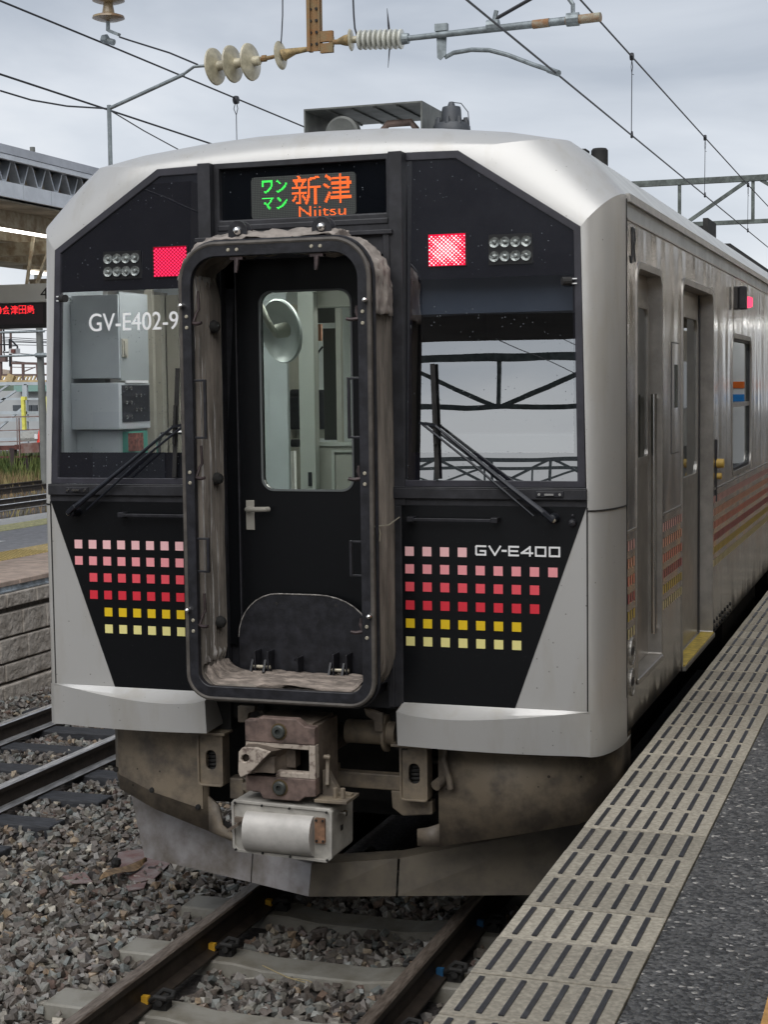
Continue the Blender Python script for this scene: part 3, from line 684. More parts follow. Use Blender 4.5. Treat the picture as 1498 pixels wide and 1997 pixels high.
    # hangers on top
    for x in (-.185, .205):
        b = MB()
        for y in (-.255, -.20):
            pr = [(x-.045, 3.15), (x+.045, 3.15), (x+.045, 3.205)]+[(x+.045*math.cos(a), 3.205+.045*math.sin(a)) for a in [PI*k/12 for k in range(1, 12)]]+[(x-.045, 3.205)]
            b.prism(pr, y, y+.008)
        b.box(x-.055, x+.05, -.30, -.19, 3.145, 3.157)
        hg = b.build('hanger_bracket', blackf, fr, bevel=.002)
        b = MB(); b.lathe([(.0, .022), (.012, .018), (.019, .008), (.02, 0)], (x, -.255, 3.205), (0, -1, 0), 16); b.cyl((x, -.255, 3.205), (x, -.19, 3.205), .012, n=12); b.build('pin', chrome, hg, smooth=True)
    # --- dot rows on the front
    b = MB(); L1 = [-.540-.0, 0]
    def sq(x, z, k, s=.0205): b.cm = k; b.add([(x-s, -.005, z-s), (x+s, -.005, z-s), (x+s, -.005, z+s), (x-s, -.005, z+s)], [(0, 1, 2, 3)])
    zr = (1.798, 1.720, 1.641, 1.559, 1.478, 1.398)
    for k, n_ in enumerate((4, 9, 8, 8, 7, 7)):
        for i in range(n_): sq(.502+.0807*i, zr[k], k)
    b.build('front_dots', dotm, T, fixn=False)
    b = MB()
    for k, st_ in enumerate((0, 0, 1, 1, 2, 2)):
        for i in range(st_, 9): sq(-1.150+.0755*i, zr[k], k)
    b.build('front_dots', dotm, T, fixn=False)
    # --- lettering
    b = MB(); Y = -.0065
    yo = [0]
    def seg(pts, w=.0078):
        for p, q in zip(pts[:-1], pts[1:]):
            yo[0] = (yo[0]+1) % 9; Y = -.0065-.0002*yo[0]
            d = Vector((q[0]-p[0], 0, q[1]-p[1])); l = d.length; d /= l; e = .0039
            b.bar((p[0]-d.x*e, Y, p[1]-d.z*e), (q[0]+d.x*e, Y, q[1]+d.z*e), w, .002, up=(0, 1, 0))
    z0, z1 = 1.790, 1.827; zm = (z0+z1)/2; x = .808
    seg([(x+.042, z1), (x+.003, z1), (x, z1-.003), (x, z0+.003), (x+.003, z0), (x+.042, z0), (x+.042, zm-.002), (x+.020, zm-.002)]); x += .060
    seg([(x, z1), (x+.024, z0), (x+.048, z1)]); x += .058
    seg([(x, zm), (x+.015, zm)], .009); x += .030
    seg([(x+.040, z1), (x, z1), (x, z0), (x+.040, z0)]); seg([(x, zm), (x+.036, zm)]); x += .056
    seg([(x+.036, z0), (x+.036, z1), (x, z0+.011), (x+.047, z0+.011)]); x += .062
    for _ in range(2): seg([(x, z1), (x+.042, z1), (x+.042, z0), (x, z0), (x, z1)]); x += .061
    b.build('class_lettering', white, T)
    b = MB(); place_text(b, 'GV-E402-9', -1.085, -.622, 2.80, 2.883, lambda x, z: (x, yf(z)+.003, z)); b.build('number_lettering', white, T, fixn=False)
    # --- tail lamps and head lamps
    RD = (1, .03, .10)
    for sx, cx in ((-1, -.656), (1, .675)):
        b = MB(); b.box(cx-.088, cx+.088, yf(3.1)-.006, yf(3.1)+.004, 3.040, 3.182)
        hs = b.build('tail_lamp', mat('lamp_dark', (.02, .004, .006), .4), T)
        b = MB(); s = .0066
        for j in range(16):
            for i in range(9):
                x = cx-.078+i*.0185+(.0092 if j % 2 else 0); z = 3.048+j*.0081
                q_ = 1 if sx < 0 else max(.3, min(.92, 1.25-.75*max(abs(i-3.6)/4, abs(j-8)/8)+.2*math.sin(i*2.1+j))); b.add([(x-s*q_, yf(3.1)-.008, z), (x, yf(3.1)-.008, z-s*.75*q_), (x+s*q_, yf(3.1)-.008, z), (x, yf(3.1)-.008, z+s*.75*q_)], [(0, 1, 2, 3)])
        b.build('lamp_dots', emat('tail_red' if sx < 0 else 'tail_hot', (1, .035, .12) if sx < 0 else (1, .62, .66), 1.5 if sx < 0 else 2.2), hs, fixn=False)
        b = MB(); b.add([(cx-.083, yf(3.1)-.0068, 3.043), (cx+.083, yf(3.1)-.0068, 3.043), (cx+.083, yf(3.1)-.0068, 3.179), (cx-.083, yf(3.1)-.0068, 3.179)], [(0, 1, 2, 3)])
        b.build('lamp_lens', emat('lens_red_%d' % (sx+1), (1, .01, .06), .35 if sx < 0 else .95), hs, fixn=False)
    for sx, cx in ((-1, -.907), (1, .958)):
        b = MB(); b.box(cx-.096, cx+.096, yf(3.1)-.006, yf(3.1)+.004, 3.040, 3.168); hl = b.build('headlight', mat('hl_black', (.012, .012, .013), .35), T)
        for j in range(2):
            for i in range(4):
                x = cx-.070+i*.0468; z = 3.074+j*.060; y = yf(z)-.006
                b = MB(); b.lathe([(.0235, 0), (.0225, .006), (.017, .004), (.010, .003), (.0085, .009), (.0, .011)], (x, y, z), (0, -1, 0), 18)
                b.build('lens', mat('hl_lens', (.27, .29, .28), .15, .5, var=.45, vscale=60, bump=.002, bscale=120), hl, smooth=True)
    # --- small fittings: sun visor stubs, hooks, hand rails, latches, wipers
    for sx in (-1, 1):
        b = MB(); x0, x1 = sx*1.085, sx*1.20
        b.cyl((sx*1.225, yf(2.95)-.01, 2.957), (sx*1.19, yf(2.95)-.03, 2.957), .018, n=12); b.build('stud', undr, T)
        b = MB(); b.box(min(sx*1.19, sx*1.25), max(sx*1.19, sx*1.25), .025, .03, 2.965, 2.970); b.box(min(sx*1.19, sx*1.25), max(sx*1.19, sx*1.25), .025, .03, 2.945, 2.950); b.build('reflector', white, T)
        b = MB(); xa, xb = sx*.535, sx*.885
        b.bar((xa, -.045, 1.942), (xb, -.045, 1.942), .014, .014); b.box(min(xa, xa-sx*.03), max(xa, xa-sx*.03), -.05, 0, 1.932, 1.954); b.box(min(xb, xb+sx*.03), max(xb, xb+sx*.03), -.05, 0, 1.932, 1.954)
        b.build('front_hand_rail', blackf, T, bevel=.002)
        b = MB(); b.box(min(sx*1.08, sx*1.20), max(sx*1.08, sx*1.20), -.028, -.02, 2.043, 2.069); c_ = b.build('catch_plate', blackf, T, bevel=.002)
        b = MB()
        for xx in (1.095, 1.185): b.lathe([(.0, .006), (.006, .006), (.007, 0)], (sx*xx, -.028, 2.056), (0, -1, 0), 10)
        b.bar((sx*1.12, -.034, 2.056), (sx*1.16, -.034, 2.056), .012, .008); b.build('catch', chrome, c_)
        b = MB(); P = [(sx*1.16, -.055, 1.955), (sx*1.115, -.065, 1.983)]
        b.lathe([(.0, .07), (.02, .065), (.024, 0)], (sx*1.155, 0, 1.953), (0, -1, 0), 14)
        b.bar((sx*1.165, -.065, 1.948), (sx*1.12, -.07, 1.985), .034, .02)
        wp = b.build('wiper', wiperm, T, bevel=.003)
        b = MB(); b.tube([(sx*1.13, -.072, 1.975), (sx*.98, -.060, 2.085), (sx*.63, -.024, 2.352)], [.014, .011, .006], 8)
        b.tube([(sx*1.075, -.05, 1.965), (sx*.80, -.045, 2.19), (sx*.568, -.022, 2.362)], .0055, 8); b.bar((sx*.56, -.022, 2.363), (sx*.635, -.024, 2.352), .012, .012)
        b.build('wiper_arm', wiperm, wp, smooth=True)
        b = MB(); b.bar((sx*.614, .005, 2.62), (sx*.636, -.010, 2.118), .008, .020); b.bar((sx*.622, -.014, 2.45), (sx*.630, -.020, 2.27), .010, .012); b.build('wiper_blade', undr, wp)
        b = MB(); b.lathe([(.0, .009), (.007, .007), (.010, 0)], (sx*1.165, -.066, 1.948), (0, -1, 0), 10); b.build('wiper_nut', boltm, wp)
    b = MB(); b.lathe([(.0, .03), (.014, .026), (.018, .01), (.015, 0)], (1.235, 0, 1.935), (0, -1, 0), 14); b.lathe([(.0, .012), (.006, .01), (.007, 0)], (1.235, 0, 1.965), (0, -1, 0), 10); b.build('lock_cover', blackf, T, smooth=True)
    # --- bumper
    for sx in (-1, 1):
        b = MB(); N_ = 22; top, lip, bot, back = [], [], [], []
        for i in range(N_+1):
            t = i/N_
            if t < .72:
                q = t/.72; x = .463+(1.303-.463)*q; y = -.10+.10*(q**1.7); y2 = -.002
            else:
                q = (t-.72)/.28*PI/2; x = 1.303+.099*math.sin(q); y = -.002+.36*(1-math.cos(q)); y2 = y
            qq = min(1, max(0, (x-.463)/.84)); zl = 1.121-.023*(1-qq)-.034*math.sin(PI*qq**.7); zb = .945-.020*math.sin(min(1, (x-.463)/.84)*PI/2)
            lip.append((sx*x, y, zl)); bot.append((sx*x, y+(.012 if t < .72 else 0), zb)); top.append((sx*min(x, 1.303), min(y2, y+.1) if t >= .72 else y2, 1.122)); back.append((sx*x, y2+.1, zb+.01))
        nl = sum(1 for i in range(N_+1) if i/N_ <= .72)
        mid = [((a[0]+c[0])/2, (a[1]+c[1])/2-.0, (a[2]*.5+c[2]*.5)-.010) for a, c in zip(lip, top)]
        b.grid([bot, lip]); b.grid([lip[:nl+1], mid[:nl+1], top[:nl+1]]); b.grid([back, bot])
        b.poly([lip[0], bot[0], back[0], top[0]])
        b.build('front_bumper', silver, T, smooth=True, angle=28)
    # --- skirts and plough
    for sx in (-1, 1):
        b = MB(); prof = []   # plan path of the skirt
        path2 = [(.545, .10), (.85, .14), (1.08, .22), (1.17, .36), (1.18, .62)] if sx < 0 else [(.60, .08), (.95, .10), (1.22, .16), (1.355, .32), (1.365, .62)]
        zlow = [.535, .565, .60, .62, .64] if sx < 0 else [.50, .55, .60, .62, .64]
        tp = [(sx*x, y, .955) for x, y in path2]; zb_ = [.43, .505, .57, .61, .64] if sx < 0 else [.455, .53, .585, .62, .64]
        b.grid([tp, [(sx*x, y, z) for (x, y), z in zip(path2, zb_)]])
        if sx < 0: b.add([(-.547, .099, .60), (-.49, .09, .56), (-.47, .085, .47), (-.38, .07, .415), (-.38, .07, .39), (-.547, .099, .43)], [(0, 1, 2, 3, 4, 5)])
        else: b.add([(.603, .079, .56), (.55, .075, .54), (.50, .07, .53), (.50, .07, .455), (.603, .079, .455)], [(0, 1, 2, 3, 4)])
        sk = b.build('skirt', dirty, T, smooth=True, solid=.012, angle=12)
        b = MB()
        for k, (x, z) in enumerate(((1.10, .665), (.86, .60), (.60, .545))): b.lathe([(.0, .012), (.012, .01), (.014, 0)], (sx*x, [.225, .135, .100][k]-.008, z), (0, -1, 0), 10)
        b.build_each('bolt', undr, sk)
        if sx < 0:
            b = MB(); b.grid([[(-.575, .094, .94), (-.85, .126, .94), (-1.08, .206, .94), (-1.145, .30, .94)], [(-.575, .094, .535), (-.85, .126, .59), (-1.08, .206, .645), (-1.145, .30, .66)]]); b.build('cover_panel', dirty, sk, solid=.004)
    # the plough: two folded plates meeting in a nose
    for sx in (-1, 1):
        b = MB(); ap_b = (0, -.01, .197); ap_t = (0, .03, .335)
        bot = [ap_b, (sx*.36, .165, .178), (sx*.37, .17, .178), (sx*1.06, .42, .17)]; top = [ap_t, (sx*.36, .20, .345), (sx*.37, .205, .345), (sx*1.18, .50, .50)]
        b.grid([bot[:2], top[:2]]); b.grid([bot[2:], top[2:]])
        b.add([bot[3], top[3], (sx*1.16, .9, .52), (sx*1.05, .8, .17)], [(0, 1, 2, 3)])
        b.grid([[(sx*.0, .03, .337), (sx*.37, .205, .347), (sx*1.17, .50, .502)], [(sx*.0, .14, .345), (sx*.37, .28, .36), (sx*1.12, .57, .515)]])
        b.build('snow_plough', plowm if sx < 0 else mat('plow_shaded', (.17, .145, .11), .5, .2, vscale=5, col2=(.09, .08, .068), bump=.0008, bscale=40), T, solid=.008)  # left plate's sheen put in as paler colour, right plate coloured darker
    # --- spring posts
    for sx in (-1, 1):
        x = sx*.50; b = MB()
        fo = rrect(x-.062, x+.062, .672, .915, .014, 4); fi = rrect(x-.026, x+.026, .745, .838, .0255, 4)
        b.ring(fo, fi, .03, .045); b.ring(rrect(x-.066, x+.066, .668, .918, .016, 4), rrect(x-.056, x+.056, .678, .908, .012, 4), .018, .10)
        b.box(x-.10, x+.085, .0, .10, .915, .928)
        sp = b.build('buffer_post', dirty, T, bevel=.003)
        b = MB(); q = []
        for k in range(120): a = k*.35; q.append((x+.03*math.cos(a), .09+.03*math.sin(a), .73+.125*k/119))
        b.tube(q, .0085, 6); b.build('coil_spring', undr, sp, smooth=True)
    b = MB()   # cross beam, brackets
    b.box(-.435, -.31, .10, .16, .625, .70); b.box(-.31, .10, .105, .165, .625, .79); b.box(.09, .44, .10, .16, .690, .762); b.prism([(.365, .69), (.44, .69), (.44, .655), (.562, .655), (.562, .592), (.42, .575), (.37, .61)], .10, .16); b.box(-.43, -.36, .08, .1, .60, .70)
    b.build('cross_beam', dirty, T, bevel=.006)
    b = MB()
    b.prism([(-.345, 1.062), (-.255, 1.066), (-.26, 1.04), (-.29, 1.03), (-.30, .985), (-.345, .985)], -.0, .03)
    b.prism([(.275, 1.085), (.362, 1.062), (.362, .98), (.325, .98), (.32, 1.03), (.285, 1.05)], -.0, .03)
    b.build_each('gangway_bracket', dirty, T, bevel=.004)
    b = MB()
    b.cyl((.16, .10, .955), (.40, .10, .955), .055, n=20); b.cyl((.345, .10, .955), (.36, .10, .955), .085, n=20); b.cyl((.13, .14, .74), (.42, .14, .745), .022, n=12)
    b.tube([(.64, .05, .93), (.63, .06, .86), (.66, .05, .77), (.665, .05, .73)], .015, 8); b.cyl((.60, .03, .745), (.63, .12, .77), .024, n=14)
    b.build_each('draft_gear', dirty, T, smooth=True)
    b = MB(); b.box(-1.1, 1.1, .9, 1.3, .35, .95); b.box(-.46, .46, .12, 1.0, .98, 1.10); b.box(-.52, -.42, .09, .2, .92, 1.12); b.box(.42, .47, .02, .2, .90, 1.12); b.box(-1.28, 1.28, .36, YL-.4, .90, .97); b.box(-.36, .36, .6, .9, .5, .98)  # first box is a dark block put in as the gloom below the floor
    for y in (5.5, 9, 12): b.box(-1.2, 1.2, y, y+2.4, .35, .92)
    b.build('underframe', undr, T)
    b = MB(); b.tube([(-.25, .05, 1.05), (-.22, .2, .9), (-.2, .3, .6)], .02, 8); b.tube([(.3, .1, 1.08), (.45, .2, .85), (.35, .4, .6)], .018, 8); b.tube([(.2, .35, 1.0), (.5, .3, .8), (.7, .4, .75)], .02, 8); b.build_each('air_hose', mat('hose_rubber', (.055, .05, .045), .6, var=.4, vscale=20), T, smooth=True)
    for y0 in (1.9, 4.0, 15.6, 17.7):
        b = MB()
        for sx in (-1, 1): b.lathe([(.0, -.06), (.40, -.06), (.43, -.04), (.43, .03), (.455, .035), (.455, .07), (.3, .07), (.28, .03), (0, .03)], (sx*.565, y0, .43), (-sx, 0, 0), 40)
        b.cyl((-.6, y0, .43), (.6, y0, .43), .07); b.build('wheelset', castm, T, smooth=True)
    for y0 in (1.5, 15.2):
        b = MB()
        for sx in (-1, 1): b.box(min(sx*.78, sx*.92), max(sx*.78, sx*.92), y0-.2, y0+3.1, .42, .62)
        b.box(-.8, .8, y0+1.2, y0+1.7, .4, .75); b.build('bogie_frame', undr, T)
    # --- coupler
    b = MB(); Yc = -.36
    o = [(-.15, .765), (-.085, .765), (-.07, .735), (.10, .735), (.125, .755), (.178, .76), (.178, 1.062), (.13, 1.067), (.095, 1.095), (-.08, 1.095), (-.10, 1.082), (-.15, 1.08)]
    b.prism([(-.15, .985), (.178, .985), (.178, 1.062), (.13, 1.067), (.095, 1.095), (-.08, 1.095), (-.10, 1.082), (-.15, 1.08)], Yc, Yc+.05)
    b.prism([(-.15, .765), (-.085, .765), (-.07, .735), (.10, .735), (.125, .755), (.178, .76), (.178, .835), (-.15, .835)], Yc, Yc+.05)
    cp = b.build('coupler', castred, T, bevel=.005)
    b = MB(); b.box(.148, .178, Yc+.002, Yc+.05, .835, .985); b.box(-.15, .148, Yc+.004, Yc+.05, .962, .985); b.box(-.01, .148, Yc+.004, Yc+.05, .835, .86)
    b.prism([(-.15, .84), (-.11, .84), (-.11, .96), (-.15, .96)], Yc+.01, Yc+.05); b.build('worn_guide', castwh, cp, bevel=.004)
    b = MB(); b.box(-.14, .15, Yc+.05, Yc+.30, .75, .79); b.box(-.14, .15, Yc+.05, Yc+.30, 1.03, 1.07); b.box(.14, .17, Yc+.05, Yc+.3, .76, 1.06); b.box(-.15, -.12, Yc+.05, Yc+.3, .76, 1.06); b.cyl((0, Yc+.28, .91), (0, .9, .91), .10, n=20)
    b.build('coupler_body', castm, cp)
    b = MB(); b.box(-.12, .14, Yc+.20, Yc+.21, .78, 1.04); b.build('coupler_socket', undr, cp)
    b = MB()   # hooked wedge with its hole
    prof = [(-.148, .955), (-.13, .975), (-.065, .978), (.0, .962), (-.10, .862), (-.142, .842), (-.152, .862)]
    inn = [(-.118+.02*math.cos(a)+.004*math.sin(a), .928+.019*math.sin(a)) for a in [PI*.8-2*PI*k/7 for k in range(7)]]
    b.ring(prof, inn, Yc-.075, Yc-.055)
    h = b.build('coupler_nose', castwh, cp, bevel=.004)
    b = MB(); b.add([(-.10, Yc-.055, .862), (.0, Yc-.055, .962), (.05, Yc+.10, .95), (.05, Yc+.10, .84), (-.142, Yc-.055, .842), (-.15, Yc+.1, .82)], [(0, 1, 2, 3), (0, 3, 5, 4)])
    b.add([(-.13, Yc-.054, .975), (-.065, Yc-.054, .978), (.0, Yc-.054, .962), (.05, Yc+.10, .95), (-.148, Yc+.1, .975), (-.148, Yc-.055, .955), (-.142, Yc-.055, .842), (-.15, Yc+.1, .82)], [(0, 1, 2, 3, 4), (5, 0, 4), (5, 4, 7, 6)])
    b.box(-.145, .0, Yc-.03, Yc+.0, .86, .93)
    b.box(.02, .062, Yc+.06, Yc+.12, .868, .945); b.build('nose_flank', castm, cp)
    b = MB()
    for z in (1.037, .790):
        b.lathe([(.030, 0), (.030, .012), (.024, .018), (.013, .018), (.011, .004), (0, .004)], (.012, Yc, z), (0, -1, 0), 24)
    b.build_each('air_port', mat('air_ring', (.06, .065, .06), .5, .3), cp, smooth=True)
    b = MB()
    for z in (1.037, .790): b.ring([(.012+.037*math.cos(a), z+.037*math.sin(a)) for a in [2*PI*k/24 for k in range(24)]], [(.012+.030*math.cos(a), z+.030*math.sin(a)) for a in [2*PI*k/24 for k in range(24)]], Yc-.003, Yc+.01)
    b.build_each('port_ring', mat('brass_ring', (.12, .085, .04), .5, .4), cp)
    b = MB(); b.box(-.185, -.15, Yc+.03, Yc+.10, .845, .935); b.box(-.18, -.15, Yc+.02, Yc+.12, .76, .79); b.bar((.20, Yc+.10, .925), (.21, Yc+.06, .80), .016, .03); b.cyl((.195, Yc+.06, .925), (.225, Yc+.06, .922), .01, n=10)
    b.prism([(.18, .745), (.31, .745), (.31, .76), (.255, .765), (.235, .80), (.20, .86), (.18, .86)], Yc+.08, Yc+.12)
    for x in (.25, .285): b.cyl((x, Yc+.05, .75), (x, Yc+.05, .795), .012, n=6)
    b.box(.17, .32, Yc+.0, Yc+.16, .736, .75); b.build_each('coupler_lever', dirty, cp, bevel=.002)
    # electric coupler box
    b = MB(); Y0, Y1 = Yc-.0, Yc+.27
    fo = [(-.213, .510), (-.195, .492), (.225, .478), (.248, .498), (.252, .700), (.240, .712), (-.205, .722), (-.217, .708)]
    b.prism(fo, Y0, Y1); bx = b.build('electric_coupler_box', boxm, T, bevel=.006)
    b = MB(); fo2 = [(p[0]*1.012, .601+(p[1]-.601)*1.012) for p in fo]; fi2 = [(p[0]*.955, .601+(p[1]-.601)*.90) for p in fo]
    b.ring(fo2, fi2, Y0-.008, Y0+.01); b.build('box_rim', boxm, bx, bevel=.002)
    b = MB()
    pr = []
    for k in range(13): a = PI*k/12; pr.append((Y0+.0-.062*math.sin(a), .588+.088*math.cos(a)))
    b.prism(pr, -.148, .168, 'x'); b.build('roller_cover', mat('roller_paint', (.46, .44, .41), .45, .1, var=.15, vscale=6, bump=.0006, bscale=50), bx, smooth=True, angle=50)
    b = MB(); b.prism(rrect(.176, .222, .562, .672, .005, 2), Y0-.014, Y0-.0); b.build('rusty_plate', rustplate, bx)
    b = MB()
    for x, z in [(-.198, .712), (-.07, .708), (.06, .705), (.232, .700), (-.198, .503), (-.07, .497), (.06, .492), (.232, .490), (.184, .662), (.214, .662), (.184, .572), (.214, .572)]:
        b.lathe([(0, .006), (.005, .006), (.006, 0)], (x, Y0-.013, z), (0, -1, 0), 8)
    b.build_each('bolt', undr, bx)
    b = MB(); b.box(-.20, -.155, Y0-.02, Y0, .625, .648); b.prism([(-.215, .59), (-.165, .622), (-.165, .636), (-.215, .606)], Y0-.06, Y0-.02); b.build('cover_lever', castm, bx)
    b = MB(); b.cyl((.25, Y0+.09, .675), (.285, Y0+.09, .675), .008, n=10); b.lathe([(0, .012), (.014, .01), (.014, 0)], (.275, Y0+.09, .675), (1, 0, 0), 12); b.box(.252, .254, Y0+.10, Y0+.13, .59, .615); b.build('side_stud', chrome, bx)
    # --- roof gear
    b = MB(); q = .006
    b.box(-.322, .300, .90, 1.42, 3.906, 3.914); b.box(-.322, -.314, .90, 1.42, 3.68, 3.906); b.box(.292, .300, .90, 1.42, 3.68, 3.906)
    for x in (-.2, -.08, .04, .16): b.box(x, x+.012, .92, 1.41, 3.898, 3.906)
    hb = b.build('horn_cover', mat('horn_box', (.13, .135, .125), .5, .3, var=.3, vscale=10), T)
    b = MB(); b.lathe([(.0, .004), (.012, .004), (.075, .03), (.088, .02), (.088, -.03), (.03, -.09), (.02, -.3), (0, -.3)], (-.125, .93, 3.782), (0, -1, 0), 28); b.build('horn', mat('horn_grey', (.14, .145, .135), .55, .2, var=.2, vscale=12), hb, smooth=True)
    b = MB(); b.tube([(.06, 1.0, 3.68), (.06, 1.0, 3.80), (.09, 1.0, 3.83), (.21, 1.0, 3.83), (.235, 1.0, 3.80), (.235, 1.0, 3.68)], .018, 10); b.tube([(-.03, 1.0, 3.8), (.0, 1.0, 3.76), (.01, 1.0, 3.68)], .01, 8); b.lathe([(0, .035), (.03, .02), (.04, 0)], (.15, 1.0, 3.70), (0, 0, 1), 14)
    b.build('air_pipe', castred, hb, smooth=True)
    b = MB(); b.lathe([(.048, 0), (.048, .06), (.088, .065), (.095, .08), (.092, .12), (.08, .135), (.055, .14), (.05, .16), (.048, .20), (.044, .215), (.02, .22), (.012, .24), (0, .243)], (.42, 1.0, 3.675), (0, 0, 1), 28)
    for k in range(8): a = k*PI/4; b.cyl((.42+.075*math.cos(a), 1.0+.075*math.sin(a), 3.80), (.42+.072*math.cos(a), 1.0+.072*math.sin(a), 3.835), .014, .011, n=8)
    b.tube([(.43, 1.0, 3.912), (.47, 1.0, 3.905), (.505, 1.0, 3.86), (.51, 1.0, 3.80), (.505, 1.0, 3.76)], .0025, 5)
    b.build('antenna_drum', mat('antenna_grey', (.055, .06, .068), .5, 0, var=.2, vscale=14), T, smooth=True)
    b = MB(); c_ = at(1170, 289, y=1.3); b.lathe([(.042, -.12), (.042, -.012), (.034, -.002), (0, 0)], c_, (0, 0, 1), 20); b.box(c_.x-.12, c_.x-.05, 1.2, 1.3, c_.z-.08, c_.z-.012); b.build('roof_beacon', undr, T, smooth=True)
    b = MB(); b.box(.98, 1.02, 6.0, 6.5, 3.62, 3.80); b.box(.9, 1.0, 6.1, 6.4, 3.63, 3.75); b.box(.75, 1.05, 7.2, 13, 3.64, 3.70); b.box(.8, .84, 7.1, 13.1, 3.70, 3.74); b.build('roof_equipment', undr, T)
    for y in (7.0, 9.0, 11.0):
        b = MB(); b.box(-.6, .7, y+.4, y+2.0, 3.66, 3.80); b.build('roof_unit', roofmat, T, bevel=.02)
train_front()

def train_interior():
    wallb = mat('cab_wall', (.50, .54, .55), .6, 0, var=.05, vscale=5); cream = mat('cab_cream', (.46, .44, .36), .6, var=.05, vscale=5); dk = mat('cab_dark', (.012, .014, .02), .6, 0, var=.3, vscale=20)
    alu = mat('post_alu', (.50, .52, .48), .4, .2); grey = mat('partition_grey', (.36, .36, .32), .55, var=.05, vscale=5)
    def bx(b, u0, v0, u1, v1, y, d=.03): p = at(u0, v1, y=y); q = at(u1, v0, y=y); b.box(p.x, q.x, y, y+d, p.z, q.z); return b
    b = MB(); b.box(-1.36, -1.33, .2, YL-1, 1.15, 3.3); b.box(-1.33, -.60, 1.30, 1.33, 1.2, 3.22); b.box(-1.33, 1.27, .1, YL-1, 1.10, 1.15)
    it = b.build('cab_interior', wallb, T)
    b = MB(); b.box(-1.33, 1.30, .2, YL-1, 3.24, 3.27); b.build('cab_ceiling', cream, it)
    YC = .29; XR = at(232, 700, y=YC).x; YE = at(290, 700, x=XR).y
    def cabinet(name, v0, v1, M, y0=YC, xr=XR, ye=YE):
        b = MB(); zt_ = at(190, v0, y=y0).z; zb_ = at(190, v1, y=y0).z; b.box(-1.33, xr, y0, ye, zb_, zt_); return b.build(name, M, it, bevel=.004), zb_, zt_
    cabinet('wall_cabinet', 575, 738, wallb)
    sw, zb_, zt_ = cabinet('switch_box', 747, 838, mat('switch_box', (.56, .60, .62), .5), YC-.015)
    cabinet('lower_box', 840, 960, wallb, YC+.03, XR-.03)
    b = MB(); b.box(XR-.01, XR+.004, YC+.015, YE-.012, zb_+.035, zt_-.012); bp_ = b.build('breaker_panel', dk, it)
    b = MB()
    for k in range(10): b.lathe([(0, .016), (.009, .012), (.009, 0)], (XR+.003, YC+.04+.05*(k % 4), zb_+.06+.035*(k//2)), (1, 0, 0), 8)
    b.build('switch', chrome, bp_)
    b = MB(); b.box(XR-.01, XR+.003, YC+.01, YE-.01, zt_+.012, 3.0); b.build('cabinet_side', mat('side_cabinet', (.34, .37, .37), .55), it)
    b = MB(); p_, q_ = at(236, 697, x=XR), at(246, 661, x=XR); b.box(XR, XR+.008, p_.y, q_.y, p_.z, q_.z); b.box(XR, XR+.014, p_.y+.012, q_.y-.012, p_.z+.01, q_.z-.01); b.build('cabinet_latch', cream, it)
    b = MB(); p_, q_ = at(243, 747, x=XR), at(286, 742, x=XR); b.box(XR, XR+.008, p_.y, q_.y, p_.z, q_.z); b.build('name_strip', white, it)
    b = MB(); bx(b, 222, 842, 250, 900, .36, .2); b.build('green_box', mat('cab_green', (.08, .36, .27), .5), it)
    b = MB(); bx(b, 250, 845, 264, 880, .35, .08); b.build('red_tagged_box', mat('cab_red', (.28, .10, .07), .6, var=.5, vscale=40), it)
    b = MB(); bx(b, 289, 560, 294, 900, .80, .03); bx(b, 302, 575, 312, 900, 1.1, .05); bx(b, 330, 575, 345, 900, 1.25, .04); b.build('cab_post', cream, it)
    b = MB(); p = [at(310, 890, y=.5), at(308, 862, y=.5), at(316, 846, y=.5), at(345, 843, y=.5), at(400, 843, y=.5)]; b.tube(p, .012, 8); b.build('hand_rail', chrome, it, smooth=True)
    # what the door window shows: louvres, posts, partition with its window, seat behind
    b = MB()
    for u in (508, 519, 530): bx(b, u, 690, u+8, 868, 1.5, .02)
    b.build('louvre_strips', mat('louvre', (.62, .70, .67), .4), it)
    b = MB(); bx(b, 490, 560, 546, 690, 1.56); bx(b, 490, 868, 546, 1000, 1.52); bx(b, 539, 560, 547, 1000, 1.50, .05)
    bx(b, 611, 560, 760, 600, 1.5); bx(b, 611, 862, 760, 1000, 1.5); bx(b, 611, 600, 616, 862, 1.5); bx(b, 657, 600, 664, 862, 1.5); b.build('partition', grey, it, bevel=.003)
    b = MB(); bx(b, 612, 862, 760, 870, 1.485, .015); bx(b, 648, 878, 652, 1000, 1.485, .01); bx(b, 652, 878, 760, 882, 1.485, .01); b.build('partition_trim', alu, it)
    b = MB(); bx(b, 587, 560, 592, 1000, 1.38, .03); bx(b, 597, 560, 610, 1000, 1.38, .06); b.build('door_post', alu, it, bevel=.003)
    b = MB(); bx(b, 592, 560, 597, 1000, 1.40, .02); bx(b, 601, 921, 607, 948, 1.37, .01); b.build('post_gap', dk, it)
    b = MB(); bx(b, 549, 770, 587, 838, 3.0, .1); bx(b, 562, 759, 587, 775, 3.0, .1); bx(b, 612, 760, 631, 838, 3.0, .1); bx(b, 549, 857, 583, 872, 3.0, .08); b.build('seat_back', dk, it, bevel=.02)
    b = MB(); bx(b, 520, 838, 590, 855, 3.1); bx(b, 611, 838, 640, 855, 3.1); b.build('ledge', alu, it)
    b = MB(); bx(b, 549, 880, 567, 900, 3.0, .1); b.build('blue_seat', mat('seat_blue', (.03, .05, .14), .8), it, bevel=.01)
    b = MB(); bx(b, 568, 880, 573, 960, 2.9, .04); b.build('seat_rail', white, it)
    b = MB(); bx(b, 555, 690, 561, 764, 3.6, .04); b.build('yellow_pole', mat('pole_yellow', (.6, .38, .05), .5), it)
